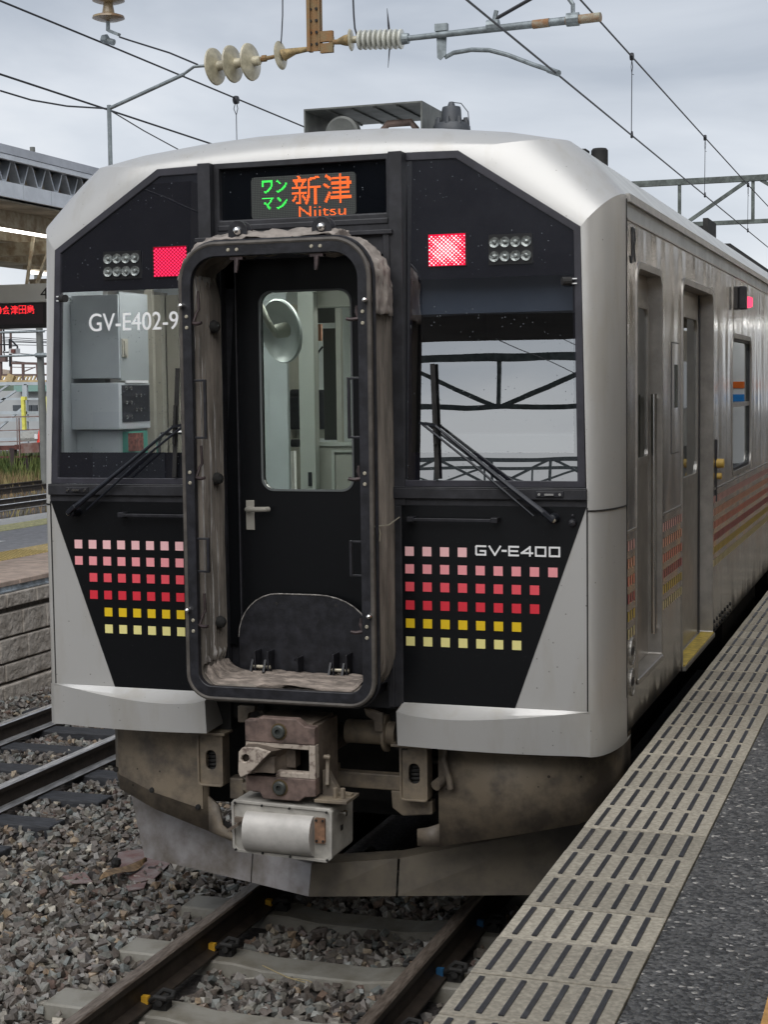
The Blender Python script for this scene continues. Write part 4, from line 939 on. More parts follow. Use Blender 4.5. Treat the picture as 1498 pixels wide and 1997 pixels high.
    b = MB(); bx(b, 561, 690, 567, 764, 3.65, .04); bx(b, 633, 640, 655, 858, 2.4, .05); bx(b, 612, 600, 655, 630, 2.4, .05); b.build('dark_post', mat('dpost', (.07, .075, .07), .6), it)
    b = MB(); bx(b, 613, 632, 626, 665, 2.3, .02); b.build('orange_notice', mat('notice_orange', (.45, .22, .14), .6), it)
    b = MB(); b.tube([at(629, 676, y=2.2), at(620, 688, y=2.2), at(617, 700, y=2.2), at(620, 760, y=2.2)], .006, 6); b.build('hanging_strap', dk, it)
    b = MB(); b.box(-1.3, 1.3, 6.2, 6.25, 1.2, 3.2); b.build('rear_bulkhead', mat('rear_wall', (.28, .30, .27), .7), it)
    # fan behind the door glass
    b = MB(); ax = (-.50, -.84, -.16)
    b.lathe([(.150, -.012), (.152, .0), (.146, .006), (.12, -.022), (.07, -.045), (.02, -.055), (0, -.055)], at(547, 646, y=.30), ax, 40)
    fan = b.build('fan_dish', mat('fan_dish', (.50, .53, .51), .35, .15), it, smooth=True)
    b = MB(); h_ = at(541, 646, y=.27); b.lathe([(0, .02), (.024, .018), (.034, .0), (.036, -.05)], h_, ax, 20); b.tube([h_+Vector((-.01, -.02, 0)), at(522, 627, y=.22), at(510, 600, y=.22), at(504, 590, y=.24)], .015, 10); b.build('fan_hub', mat('fan_hub', (.42, .42, .36), .5), fan, smooth=True)
    # right-hand cab: blind, desk, dark partition
    b = MB(); b.box(.45, 1.28, .14, .18, 2.84, 3.0); b.bar((.5, .18, 2.86), (1.25, .18, 2.87), .02); b.build('sun_blind', mat('blind', (.10, .13, .19), .6), it)
    b = MB(); b.box(.45, 1.25, .35, .8, 1.2, 2.15); b.box(.5, 1.2, .5, .75, 2.15, 2.30); b.build('driver_desk', mat('desk_grey', (.16, .17, .17), .6), it, bevel=.01)
    b = MB(); b.box(.42, 1.29, 1.6, 1.64, 1.2, 3.24); b.box(.40, .43, .10, 1.6, 1.2, 3.24); b.build('driver_partition', mat('dpart', (.06, .06, .06), .6), it)
    b = MB(); b.box(1.02, 1.375, 6.1, 6.13, 1.7, 3.0); sp = b.build('reflection_panel', mat('panel_white', (.70, .73, .73), .6), it)  # added panel imitating the coloured reflection in the side window
    za, zb_, zc, zd = at(1445, 745, y=6.09).z, at(1445, 757, y=6.09).z, at(1445, 768, y=6.09).z, at(1445, 782, y=6.09).z
    b = MB(); b.box(1.0, 1.375, 6.085, 6.098, zb_, za); b.build('orange_band', mat('panel_orange', (.65, .16, .03), .6), sp)
    b = MB(); b.box(1.0, 1.375, 6.085, 6.098, zd, zc); b.build('blue_band', mat('panel_blue', (.02, .25, .65), .6), sp)
    b = MB(); b.box(1.30, 1.32, 6.08, 6.099, 2.5, 2.95); b.build('panel_stripe', dk, sp)
    b = MB(); b.box(-.93, -.45, .25, .62, 3.215, 3.235); b.box(-.38, .30, .22, .55, 3.215, 3.235); b.build('cab_fill_light', emat('cab_fill', (1, 1, 1), 11), it)  # unseen emitters added to brighten the cab and the fan dish
    b = MB(); b.box(-.5, .5, 2.2, 3.2, 3.20, 3.218); b.box(.3, 1.1, 4.8, 6.0, 3.20, 3.218); b.build_each('saloon_fill_light', emat('saloon_fill', (1, .97, .92), 6), it)  # unseen emitters added to light the saloon and the banded panel
train_interior()

# ------------------------------------------------------------------ GROUND, TRACKS, PLATFORMS
asph = mat('wet_asphalt', (.045, .047, .052), .55, 0, var=.3, vscale=3, bump=.004, bscale=120)
def speckle(name, base, light, dark, scale, bump, rough=.6):
    """aggregate: voronoi chips of several tones"""
    M = bpy.data.materials.new(name); M.use_nodes = True; nt = M.node_tree; N = nt.nodes; L = nt.links; p = N['Principled BSDF']; p.inputs['Roughness'].default_value = rough
    tc = N.new('ShaderNodeTexCoord'); vo = N.new('ShaderNodeTexVoronoi'); vo.inputs['Scale'].default_value = scale; L.new(tc.outputs['Object'], vo.inputs[0])
    sx = N.new('ShaderNodeSeparateColor'); L.new(vo.outputs['Color'], sx.inputs[0])
    cr = N.new('ShaderNodeValToRGB'); cr.color_ramp.interpolation = 'CONSTANT'; e = cr.color_ramp.elements
    e[0].position = 0; e[0].color = (*dark, 1); e[1].position = .96; e[1].color = (*light, 1)
    k = e.new(.35); k.color = (*base, 1); k = e.new(.75); k.color = (*[c*1.5 for c in base], 1)
    L.new(sx.outputs[0], cr.inputs[0])
    nz = N.new('ShaderNodeTexNoise'); nz.inputs['Scale'].default_value = 2.2; nz.inputs['Detail'].default_value = 5; L.new(tc.outputs['Object'], nz.inputs[0])
    mr = N.new('ShaderNodeMapRange'); mr.inputs[1].default_value = .3; mr.inputs[2].default_value = .7; mr.inputs[3].default_value = .7; mr.inputs[4].default_value = 1.25; L.new(nz.outputs[0], mr.inputs[0])
    ml = N.new('ShaderNodeVectorMath'); ml.operation = 'SCALE'; L.new(cr.outputs[0], ml.inputs[0]); L.new(mr.outputs[0], ml.inputs['Scale']); L.new(ml.outputs[0], p.inputs['Base Color'])
    bp = N.new('ShaderNodeBump'); bp.inputs['Distance'].default_value = bump; L.new(vo.outputs['Distance'], bp.inputs['Height']); bp.invert = True; L.new(bp.outputs[0], p.inputs['Normal'])
    return M
platm = speckle('platform_aggregate', (.092, .091, .089), (.42, .40, .37), (.038, .038, .039), 78, .010, .5)
tilem = mat('edge_tile', (.36, .325, .26), .8, 0, var=.22, vscale=60, bump=.0012, bscale=160)
groundm = mat('dirt_ground', (.075, .068, .062), .9, 0, var=.4, vscale=9, bump=.02, bscale=30)
concm = mat('concrete', (.30, .28, .25), .85, 0, var=.3, vscale=4, bump=.003, bscale=60)
railside = mat('rail_side', (.045, .034, .026), .6, .2, vscale=14, col2=(.025, .018, .014), bump=.0006, bscale=80)
railtop = mat('rail_head', (.30, .25, .21), .38, .6, vscale=22, col2=(.12, .09, .07), stretch=(3, .5, 3))
railshine = mat('rail_head_shiny', (.75, .74, .73), .42, .8, var=.3, vscale=12, stretch=(3, .4, 3))
b = MB(); b.box(-90, 90, -90, 180, -.8, -.30); tag(b.build('ground', groundm), kind='structure')

def rail_mesh(x, y0, y1, top, name, label, group='running rails'):
    c = [(-.0635, -.153), (.0635, -.153), (.0635, -.143), (.012, -.128), (.008, -.045), (.031, -.036), (.0325, -.008), (.026, 0), (-.026, 0), (-.0325, -.008), (-.031, -.036), (-.008, -.045), (-.012, -.128), (-.0635, -.143)]
    b = MB(); n = len(c); ys = (y0, y1)
    vs = [(x+p[0], y, p[1]) for y in ys for p in c]
    for i in range(n):
        j = (i+1) % n; b.cm = 1 if i in (6, 7, 8) or (top is railshine and i == 2) else 0; b.add([vs[i], vs[j], vs[n+j], vs[n+i]], [(0, 1, 2, 3)])  # foot's upper face gets the bright head material to imitate its reflection
    b.cm = 0; b.add(vs[:n], [tuple(range(n))]); b.add(vs[n:], [tuple(range(n))])
    e = Vector((x, (y0+y1)/2, 0)); o = b.build(name, [railside, top], loc=(x, 0, 0))
    return tag(o, label, 'rail', group)
rail_mesh(-.566, -6, 90, railtop, 'rail', 'brown wet rail on the left under the train front')
rail_mesh(.566, -6, 90, railtop, 'rail', 'brown wet rail beside the platform edge under the train')
rail_mesh(-4.03, -4, 90, railshine, 'rail', 'farther rail of the empty track beside the stone block wall')
rail_mesh(-2.965, -4, 90, railshine, 'rail', 'nearer polished rail of the empty track left of the train')

slm = mat('sleeper_concrete', (.245, .235, .205), .6, 0, vscale=5, col2=(.15, .135, .105), bump=.0015, bscale=70)
slwood = mat('sleeper_wood', (.04, .042, .048), .7, 0, var=.4, vscale=9, bump=.002, bscale=30, stretch=(1, 6, 6))
def sleeper(y, label):
    t = empty('railway_sleeper', (0, y, -.34), label, 'sleeper', 'concrete sleepers under the train track')
    b = MB()
    xs = [(-1.0, 0), (-.97, 0), (-.40, 0), (-.25, -.02), (.25, -.02), (.40, 0), (.97, 0), (1.0, 0)]
    rows = []
    for x, dz in xs:
        top = -.165+dz; w = .095; wb = .13; k = .03 if abs(x) > .98 else 0
        rows.append([(x, y-wb, -.34), (x, y-w-.006, top-.008), (x, y-w+.004, top), (x, y+w-.004, top), (x, y+w+.006, top-.008), (x, y+wb, -.34)])
    b.grid(rows); b.poly(rows[0]); b.poly(rows[-1]); b.build('sleeper_body', slm, t)
    b = MB(); b.box(-.78, -.68, y-.02, y+.035, -.166, -.1635); b.build('cast_mark', mat('cast_mark', (.13, .11, .09), .8, var=.4, vscale=50), t)
    for sx, col in ((-1, 'y'), (1, 'b')):
        for side in (1, -1):
            x = sx*.566+side*.085
            b = MB(); b.box(x-.02, x+.045, y-.03, y+.03, -.165, -.135)
            b.tube([(x-side*.03, y-.03, -.125), (x+side*.0, y-.045, -.10), (x+side*.05, y-.04, -.105), (x+side*.06, y, -.115), (x+side*.05, y+.04, -.105), (x+side*.0, y+.045, -.10), (x-side*.03, y+.03, -.125)], .011, 8)
            b.cyl((x+side*.02, y-.05, -.125), (x+side*.02, y+.05, -.125), .016, n=10)
            c = b.build('rail_clip', undr, t, smooth=True, loc=(0, 0, 0))
            b = MB(); xx = x-side*.045; b.box(min(xx, xx-side*.018)-.004, max(xx, xx+side*.01), y-.045, y-.018, -.14, -.105)
            b.build('insulator_pad', mat('pad_yellow', (.65, .36, .03), .5) if sx < 0 else mat('pad_blue', (.02, .10, .22), .5), c)
    return t
names = {0: 'concrete sleeper at the bottom edge of the picture in front of the train', 1: 'concrete sleeper second from the bottom in front of the train', 2: 'concrete sleeper just ahead of the plough nose', 3: 'concrete sleeper in the shade under the plough', }
names[4] = 'concrete sleeper fifth from the bottom, deepest in the dark beneath the train'
for k in range(5): sleeper(-1.275+.69*k, names[k])
ORD = ['nearest', 'second', 'third', 'fourth', 'fifth', 'sixth', 'seventh', 'eighth', 'ninth', 'tenth']
for k in range(10):
    y = .06+.62*k
    b = MB(); b.box(-4.55, -2.45, y-.10, y+.10, -.33, -.158)
    o = b.build('railway_sleeper', slwood, bevel=.01, loc=(-3.5, y, -.25)); tag(o, ORD[k]+' dark timber sleeper of the empty track, counted from the bottom left', 'sleeper', 'timber sleepers of the empty track')

# --- ballast: every stone a small faceted solid
def ballast():
    protos = []
    rng = np.random.RandomState(3)
    for k in range(10):
        bm = bmesh.new()
        for c in ((-1, -1, -1), (1, -1, -1), (1, 1, -1), (-1, 1, -1), (-1, -1, 1), (1, -1, 1), (1, 1, 1), (-1, 1, 1)):
            v = np.array(c)*np.array([.80, .62, .46])*rng.uniform(.35, 1.15, 3); bm.verts.new(v)
        r = bmesh.ops.convex_hull(bm, input=bm.verts); 
        bmesh.ops.delete(bm, geom=[e for e in r['geom_interior'] if isinstance(e, bmesh.types.BMVert)], context='VERTS')
        bm.verts.index_update(); V = np.array([v.co[:] for v in bm.verts]); Fs = np.array([[v.index for v in f.verts] for f in bm.faces]); bm.free(); protos.append((V, Fs))
    pts = []
    def zone(x0, x1, y0, y1, d, zf, size):
        n = int((x1-x0)*(y1-y0)*d); P = np.stack([rng.uniform(x0, x1, n), rng.uniform(y0, y1, n)], 1)
        z = np.array([zf(p[0], p[1]) for p in P]); pts.append(np.column_stack([P, z, size*rng.uniform(.62, 1.35, n)]))
    def zt(x, y):
        h = -.195+.025*noise.noise(Vector((x*1.3, y*1.3, 0)))+rng.uniform(-.02, .012)
        if -.53 < x < .53: h -= .01
        if -1.0 < x < -.53 or .53 < x < 1: h -= .005
        return h
    zone(-2.4, -.62, -3.2, 4.5, 720, zt, .030); zone(-.50, .50, -3.2, 2.2, 720, zt, .030); zone(.63, 1.6, -3.2, 1.5, 500, zt, .030)
    zone(-5.0, -2.4, -1.2, 10, 560, zt, .030); zone(-2.4, -1.0, 4.5, 9, 400, zt, .030); zone(-2.4, -.62, -3.2, 4.5, 450, lambda x, y: zt(x, y)-.03, .030)
    zone(-12.0, -9.2, 9, 26, 70, lambda x, y: -.2+.05*noise.noise(Vector((x, y, 0)))+rng.uniform(-.03, .02), .05)
    A = np.concatenate(pts)
    # no stones on the sleepers
    on = np.zeros(len(A), bool)
    for k in range(14):
        y = -1.275+.69*k; on |= (np.abs(A[:, 1]-y) < .115) & (np.abs(A[:, 0]) < 1.0) & (A[:, 2] > -.3)
    for k in range(22):
        y = -1.8+.62*k; on |= (np.abs(A[:, 1]-y) < .105) & (A[:, 0] > -4.5) & (A[:, 0] < -2.5) & (rng.rand(len(A)) < .93)
    for xr in (-.566, .566, -4.03, -2.965): on |= np.abs(A[:, 0]-xr) < .075
    A = A[~on]
    Vs, Fi, o = [], [], 0; idx = rng.randint(0, len(protos), len(A))
    for k, (V, Fc) in enumerate(protos):
        B = A[idx == k]; n = len(B)
        if not n: continue
        q = rng.normal(size=(n, 4)); q[:, 1:3] *= .45; q /= np.linalg.norm(q, axis=1)[:, None]; w, x, y, z = q.T
        R = np.empty((n, 3, 3)); R[:, 0, 0] = 1-2*(y*y+z*z); R[:, 0, 1] = 2*(x*y-z*w); R[:, 0, 2] = 2*(x*z+y*w); R[:, 1, 0] = 2*(x*y+z*w); R[:, 1, 1] = 1-2*(x*x+z*z); R[:, 1, 2] = 2*(y*z-x*w); R[:, 2, 0] = 2*(x*z-y*w); R[:, 2, 1] = 2*(y*z+x*w); R[:, 2, 2] = 1-2*(x*x+y*y)
        sc = B[:, 3][:, None]*rng.uniform(.8, 1.25, (n, 3))
        P = V[None]*sc[:, None, :]; P = np.einsum('nij,nkj->nki', R, P)+B[:, None, :3]
        Vs.append(P.reshape(-1, 3)); F_ = (Fc[None]+(np.arange(n)*len(V))[:, None, None]).reshape(-1, 3)+o; Fi.append(F_); o += n*len(V)
    V = np.concatenate(Vs).astype(np.float32); Fc = np.concatenate(Fi).astype(np.int32)
    me = bpy.data.meshes.new('ballast'); me.vertices.add(len(V)); me.vertices.foreach_set('co', V.ravel()); nf = len(Fc)
    me.loops.add(nf*3); me.loops.foreach_set('vertex_index', Fc.ravel()); me.polygons.add(nf)
    me.polygons.foreach_set('loop_start', np.arange(0, nf*3, 3, dtype=np.int32)); me.polygons.foreach_set('use_smooth', np.zeros(nf, bool)); me.update(calc_edges=True); me.validate()
    M = bpy.data.materials.new('ballast_stone'); M.use_nodes = True; nt = M.node_tree; N = nt.nodes; L = nt.links; p = N['Principled BSDF']; p.inputs['Roughness'].default_value = .38
    g = N.new('ShaderNodeNewGeometry'); cr = N.new('ShaderNodeValToRGB'); cr.color_ramp.interpolation = 'LINEAR'; e = cr.color_ramp.elements
    cols = [(0, (.055, .048, .046)), (.12, (.15, .132, .112)), (.24, (.095, .077, .066)), (.36, (.19, .18, .165)), (.48, (.125, .10, .085)), (.62, (.24, .23, .205)), (.72, (.14, .155, .15)), (.82, (.28, .26, .22)), (.90, (.12, .08, .07)), (.96, (.32, .24, .16)), (1, (.46, .43, .36))]
    e[0].position, e[0].color = 0, (*cols[0][1], 1); e[1].position, e[1].color = 1, (*cols[-1][1], 1)
    for q, c in cols[1:-1]: k = e.new(q); k.color = (*c, 1)
    L.new(g.outputs['Random Per Island'], cr.inputs[0])
    tc = N.new('ShaderNodeTexCoord'); nz = N.new('ShaderNodeTexNoise'); nz.inputs['Scale'].default_value = 60; nz.inputs['Detail'].default_value = 3; L.new(tc.outputs['Object'], nz.inputs[0])
    mr = N.new('ShaderNodeMapRange'); mr.inputs[1].default_value = .3; mr.inputs[2].default_value = .7; mr.inputs[3].default_value = .66; mr.inputs[4].default_value = 1.18; L.new(nz.outputs[0], mr.inputs[0])
    ml = N.new('ShaderNodeVectorMath'); ml.operation = 'SCALE'; L.new(cr.outputs[0], ml.inputs[0]); L.new(mr.outputs[0], ml.inputs['Scale']); L.new(ml.outputs[0], p.inputs['Base Color'])
    me.materials.append(M); ob = bpy.data.objects.new('ballast', me); COL.objects.link(ob); tag(ob, 'grey and brown crushed stone ballast around the rails', 'ballast', kind='stuff')
ballast()
# bedding under the stones
b = MB(); b.box(-5.05, 1.55, -8, 60, -.30, -.235); tag(b.build('track_bed', mat('track_bed', (.06, .052, .048), .9, var=.4, vscale=30, bump=.01, bscale=60)), kind='structure')

# rusty plates, a leaf
def plate(poly, z, M, name, label, cat, th=.006):
    b = MB(); b.prism(poly, z, z+th, 'z'); c = Vector((sum(p[0] for p in poly)/len(poly), sum(p[1] for p in poly)/len(poly), z))
    return tag(b.build(name, M, loc=c), label, cat)
rp = mat('rusty_sheet', (.17, .085, .075), .5, 0, vscale=9, col2=(.24, .20, .19), bump=.001, bscale=60)
def gp(u, v, z=-.165): p = at(u, v, z=z); return (p.x, p.y)
plate([gp(230, 1662), (gp(278, 1655)), gp(332, 1683), gp(300, 1714), gp(262, 1722), gp(225, 1690)], -.170, rp, 'rusty_sheet', 'large wet reddish steel sheet lying on the ballast beside the plough', 'metal sheet')
plate([gp(120, 1708), gp(165, 1700), gp(180, 1720), gp(140, 1722)], -.172, rp, 'rusty_sheet', 'small orange brown rusty sheet half buried in ballast at left', 'metal sheet')
plate([gp(245, 1728), gp(285, 1720), gp(280, 1732), gp(250, 1737)], -.170, rp, 'rusty_sheet', 'narrow sliver of reddish sheet poking out of ballast near the leaf', 'metal sheet')
b = MB(); rows = []
p0 = at(195, 1718, z=-.14); p1 = at(286, 1677, z=-.14)
for i in range(13):
    t = i/12; c = p0.lerp(p1, t); w = .045*math.sin(PI*min(1, t*1.05+.02))**.8+.003; d = Vector((p1-p0)).normalized(); n = Vector((-d.y, d.x, 0))
    rows.append([c+n*w*s+Vector((0, 0, .012*abs(s)+.012*math.sin(t*7)-(.02 if s < 0 else 0)*t)) for s in (-1, -.5, 0, .5, 1)])
b.grid(rows); tag(b.build('dry_leaf', mat('leaf_brown', (.20, .13, .07), .7, var=.4, vscale=30), smooth=True, solid=.002), 'curled dry brown leaf lying on the rusty sheet', 'leaf')
p = at(226, 1683, z=-.13); b = MB(); b.lathe([(.0, .03), (.022, .025), (.03, 0), (.02, -.03), (0, -.03)], p, (.2, .1, 1), 9); tag(b.build('dark_stone', undr), 'small round black lump on the reddish steel sheet', 'stone')
b = MB(); b.tube([at(512, 1883, z=-.15), at(560, 1906, z=-.13), at(595, 1916, z=-.15)], .003, 5); b.tube([at(575, 1908, z=-.14), at(600, 1912, z=-.12), at(608, 1916, z=-.13)], .002, 5)
tag(b.build('straw', mat('straw', (.35, .28, .15), .8)), 'thin pale straw lying across the concrete sleeper', 'straw')

# --- near platform
b = MB(); b.box(1.945, 40, -12, 90, .60, .915); b.box(1.62, 40, -12, 90, -.3, .60); b.box(1.50, 1.945, -12, 90, .78, .86)
tag(b.build('platform', platm), kind='structure')
b = MB(); s_ = MB(); g_ = MB()
_n = tilem.node_tree; _g = _n.nodes.new('ShaderNodeNewGeometry'); _m = _n.nodes.new('ShaderNodeMapRange'); _m.inputs[3].default_value = .82; _m.inputs[4].default_value = 1.14; _s = _n.nodes.new('ShaderNodeVectorMath'); _s.operation = 'SCALE'
_p = _n.nodes['Principled BSDF']; _l = _p.inputs['Base Color'].links[0].from_socket; _n.links.new(_g.outputs['Random Per Island'], _m.inputs[0]); _n.links.new(_l, _s.inputs[0]); _n.links.new(_m.outputs[0], _s.inputs['Scale']); _n.links.new(_s.outputs[0], _p.inputs['Base Color'])
k = 0; y = -8.64
bt = []
while y < 40:
    if y > -4.5 and y < 24 or True:
        b.box(1.497, 1.941, y+.003, y+.300, .862, .920+.0012*math.sin(k*2.3))
    y += .303; k += 1
y = -8.64; k = 0
while y < 40:
    for i in range(7):
        x = 1.540+.0583*i; z = .9213
        if y < 16: s_.box(x-.0075, x+.0075, y+.028, y+.275, z-.003, z+.0028); 
        if y < 3:
            for q in (-.004, 0, .004): s_.box(x+q-.0008, x+q+.0008, y+.031, y+.272, z+.0028, z+.0042)
    y += .303; k += 1
tag(b.build('platform_edge', tilem, bevel=.003), kind='structure')
tag(s_.build('anti_slip_strips', mat('strip_rubber', (.035, .036, .042), .42, 0, var=.3, vscale=30)), kind='structure')
tag(b.poly([(0, 0, 0)]*3) and MB().box(2.29, 2.6, -12, 60, .916, .922).build('tactile_paving', mat('tactile_orange', (.55, .30, .10), .8, var=.2, vscale=20)), kind='structure')

# --- opposite platform with block wall
z0 = .85
b = MB(); b.box(-8.98, -5.16, -14, 60, -.3, .835); tag(b.build('island_platform', concm), kind='structure')
def strip(n, x0, x1, z, M): b = MB(); b.box(x0, x1, -14, 60, z-.02, z); return tag(b.build(n, M), kind='structure')
strip('platform_asphalt', -7.95, -6.57, z0, mat('pale_asphalt', (.40, .40, .42), .8, var=.15, vscale=12, bump=.002, bscale=150))
strip('tactile_paving', -6.57, -6.09, z0+.004, mat('tactile_yellow', (.72, .55, .24), .8, var=.3, vscale=30)); strip('tactile_paving', -8.44, -7.95, z0+.004, mat('tactile_pale', (.68, .65, .33), .8, var=.3, vscale=30))
strip('edge_paving', -8.98, -8.44, z0+.004, mat('white_paving', (.66, .65, .63), .7, var=.12, vscale=14))
b = MB(); b.box(-7.36, -7.22, -14, 9.0, z0, z0+.003); tag(b.build('painted_line', white), kind='structure')
b = MB(); y = -14
while y < 40: b.box(-6.085, -5.08+.01*math.sin(y*9), y+.004, y+.596, z0-.045, z0); y += .60
tag(b.build('platform_coping', mat('coping_brown', (.50, .39, .32), .75, 0, var=.2, vscale=6, bump=.001, bscale=60), bevel=.006), kind='structure')
b = MB()
for i in range(30):
    for j in range(8):
        cx, cy = -6.52+.058*j, 6.4+.058*i
        for q in range(1): b.lathe([(.018, 0), (.012, .005), (0, .005)], (cx, cy, z0+.004), (0, 0, 1), 8)
tag(b.build('tactile_studs', mat('stud_dark', (.40, .30, .10), .8)), kind='structure')
# retaining wall of stone blocks
bt = mat('block_stone', (.52, .47, .41), .9, 0, vscale=6, col2=(.33, .29, .245), bump=.03, bscale=15, bdetail=9)
w = empty('retaining_wall', (-5.1, 5, -.2), 'platform retaining wall of weathered pitted concrete blocks', 'wall')
b = MB(); b.box(-5.16, -5.10, -14, 60, -.3, .76); b.build('mortar_bed', mat('mortar', (.13, .115, .10), .9, var=.3, vscale=20), w)
b = MB(); rr = random.Random(4)
for j, (a, c) in enumerate(((-.28, -.06), (-.045, .12), (.128, .345), (.353, .575), (.615, .75))):
    y = -3+.21*(j % 2)+rr.random()*.05
    while y < 16:
        l = .42+rr.uniform(-.04, .05) if j != 4 else .50
        b.box(-5.11, -5.055+(.02 if j in (0,) else 0)+(.012 if j == 4 else 0)+rr.uniform(-.006, .006), y+.006, y+l-.004, a+.006, c-.004); y += l
b.build('stone_blocks', bt, w, bevel=.012)
b = MB(); b.box(-5.10, -5.085, -14, 60, .765, .806); b.box(-5.10, -5.07, -14, 60, .752, .765); b.build('steel_edge', mat('galv_edge', (.48, .53, .57), .4, .5, var=.35, vscale=12), w)
b = MB(); b.box(-4.99, -4.93, -14, 60, -.3, -.19); tag(b.build('kerb_strip', concm), kind='structure')

# --- canopy over the opposite platform
cn = empty('platform_canopy', (-7, 8, 4.3), 'grey corrugated platform canopy with white fascia at the left edge', 'canopy')
fas = mat('fascia_grey', (.46, .48, .52), .5, .1, var=.1, vscale=4); fw_ = mat('fascia_white', (.66, .69, .73), .5, 0, var=.08, vscale=5)
soff = mat('soffit', (.42, .38, .31), .8, 0, var=.3, vscale=3); rusty = mat('rusty_beam', (.26, .19, .12), .8, 0, vscale=9, col2=(.46, .41, .31), lo=.35, hi=.6)
b = MB(); b.box(-5.44, -5.38, -2, 34, 4.705, 4.775); b.box(-9.9, -5.38, -2, 34, 4.775, 4.785); b.build('upper_fascia', fas, cn)
b = MB(); b.box(-5.43, -5.385, -2, 34, 4.655, 4.70); b.build('gutter', fw_, cn)
b = MB()
y = -2
while y < 34: b.box(-5.43, -5.40, y+.004, y+.50, 4.315, 4.455); y += .506
b.build('lower_fascia', fw_, cn)
b = MB(); y = -1.9; up_, dn = [], []
pf = []
while y < 34: pf += [(y, 4.665), (y+.03, 4.665), (y+.125, 4.475), (y+.185, 4.475), (y+.28, 4.665)]; y += .312
b.grid([[(x, p[0], p[1]) for p in pf] for x in (-5.46, -9.8)]); b.build('folded_roof', mat('folded_grey', (.42, .45, .49), .5, .2, var=.2, vscale=5), cn, solid=.02)
b = MB(); b.box(-5.60, -5.56, -2, 34, 4.455, 4.66); b.build('back_board', mat('board_rust', (.16, .10, .06), .8, vscale=8, col2=(.42, .38, .30)), cn)
b = MB(); b.box(-9.8, -5.5, -2, 34, 4.295, 4.31); b.build('soffit', soff, cn)
b = MB()
for x in (-5.95, -6.75, -8.2): b.box(x-.05, x+.05, -2, 34, 4.14, 4.295)
for y in (3.6, 8.6, 13.6, 18.6): b.box(-9.6, -5.5, y, y+.12, 4.0, 4.14)
for y in (3.6, 13.6, 23.6): b.box(-7.6, -7.45, y, y+.15, .84, 4.2)
b.build('canopy_beam', rusty, cn)
b = MB(); b.box(-6.24, -6.14, 5.8, 10.4, 4.19, 4.23); ft = b.build('lamp_batten', rusty); tag(ft, 'beige fluorescent lamp batten under the platform canopy', 'lamp'); 
b = MB(); b.cyl((-6.19, 5.85, 4.165), (-6.19, 10.35, 4.165), .022, n=12); b.build('fluorescent_tube', emat('tube', (1, .97, .90), 5), ft)
b = MB(); b.box(-7.2, -7.1, 9.5, 13, 3.93, 3.97); f2 = tag(b.build('lamp_batten', rusty), 'second fluorescent batten hanging lower behind the departure sign', 'lamp')
b = MB(); b.cyl((-7.15, 9.6, 3.90), (-7.15, 12.9, 3.90), .02, n=12); b.build('fluorescent_tube', emat('tube2', (1, .97, .90), 3), f2)
# departure sign
sg = empty('departure_sign', (-6.9, 8, 3.19), 'hanging platform 4 sign with red LED destination board', 'sign')
b = MB(); b.box(-8.1, -5.94, 8.0, 8.12, 3.452, 3.645); b.build('number_board', mat('sign_cream', (.50, .50, .47), .5, var=.05, vscale=4), sg, bevel=.005)
b = MB(); b.box(-8.1, -5.94, 7.985, 8.15, 3.19, 3.45); b.build('led_board', mat('sign_black', (.012, .010, .011), .4), sg, bevel=.005)
b = MB(); b.box(-8.05, -6.05, 7.981, 7.984, 3.23, 3.43); b.build('led_field', mat('sign_field', (.028, .018, .022), .4), sg)
b = MB(); place_text(b, '4', -6.085, -5.995, 3.485, 3.600, lambda x, z: (x, 7.996, z)); b.build('platform_number', undr, sg, fixn=False)
b = MB(); X = -6.145; red = emat('led_red', (1, .03, .04), 1.8); pt = .0068
for i, ch in enumerate('島田津会0'):
    for x, z in led_points(ch, X-.098*(i+1)+.006, X-.098*i-.004, 3.335, 3.425, pt, .01): b.add([(x-pt*.4, 7.978, z-pt*.4), (x+pt*.4, 7.978, z-pt*.4), (x+pt*.4, 7.978, z+pt*.4), (x-pt*.4, 7.978, z+pt*.4)], [(0, 1, 2, 3)])
b.build('led_characters', red, sg, fixn=False)
b = MB()
for x in (-7.6, -6.28): b.bar((x, 8.06, 3.645), (x-.05, 8.3, 4.15), .03); b.bar((x+.12, 8.06, 3.645), (x+.2, 8.3, 4.15), .03)
b.build('sign_hanger', rusty, sg)

# ------------------------------------------------------------------ OVERHEAD LINE
wm = mat('wire', (.02, .02, .024), .5, .3); galv = mat('galvanised', (.24, .27, .28), .5, .5, var=.25, vscale=14); rsteel = mat('rusty_steel', (.24, .12, .045), .8, 0, vscale=9, col2=(.20, .15, .075), bump=.002, bscale=60)
ivory = mat('porcelain', (.42, .38, .27), .3, 0, var=.25, vscale=12, coat=.4)
def wire(name, pts, r, label, cat='wire', group=None, n=6):
    b = MB(); b.tube(pts, r, n); return tag(b.build(name, wm, smooth=True), label, cat, group)
cz = 5.01
wire('contact_wire', [(-.2, y, cz+(.0 if y < 20 else 0)) for y in (-70, -20, 6.1, 30, 60, 120)], .0085, 'contact wire running above the railcar towards the far gantry')
def ms(y): return 5.78+.09*(((y-6)/22)**2 if abs(y-6) < 30 else 1)-.02
wire('messenger_wire', [(-.2, y, 5.78+.03*math.cos(y/7)) for y in range(-70, 121, 5)], .0085, 'upper messenger wire above the contact wire at right')
hs_ = [(1233, 115), (1376, 282), (1460, 362)]
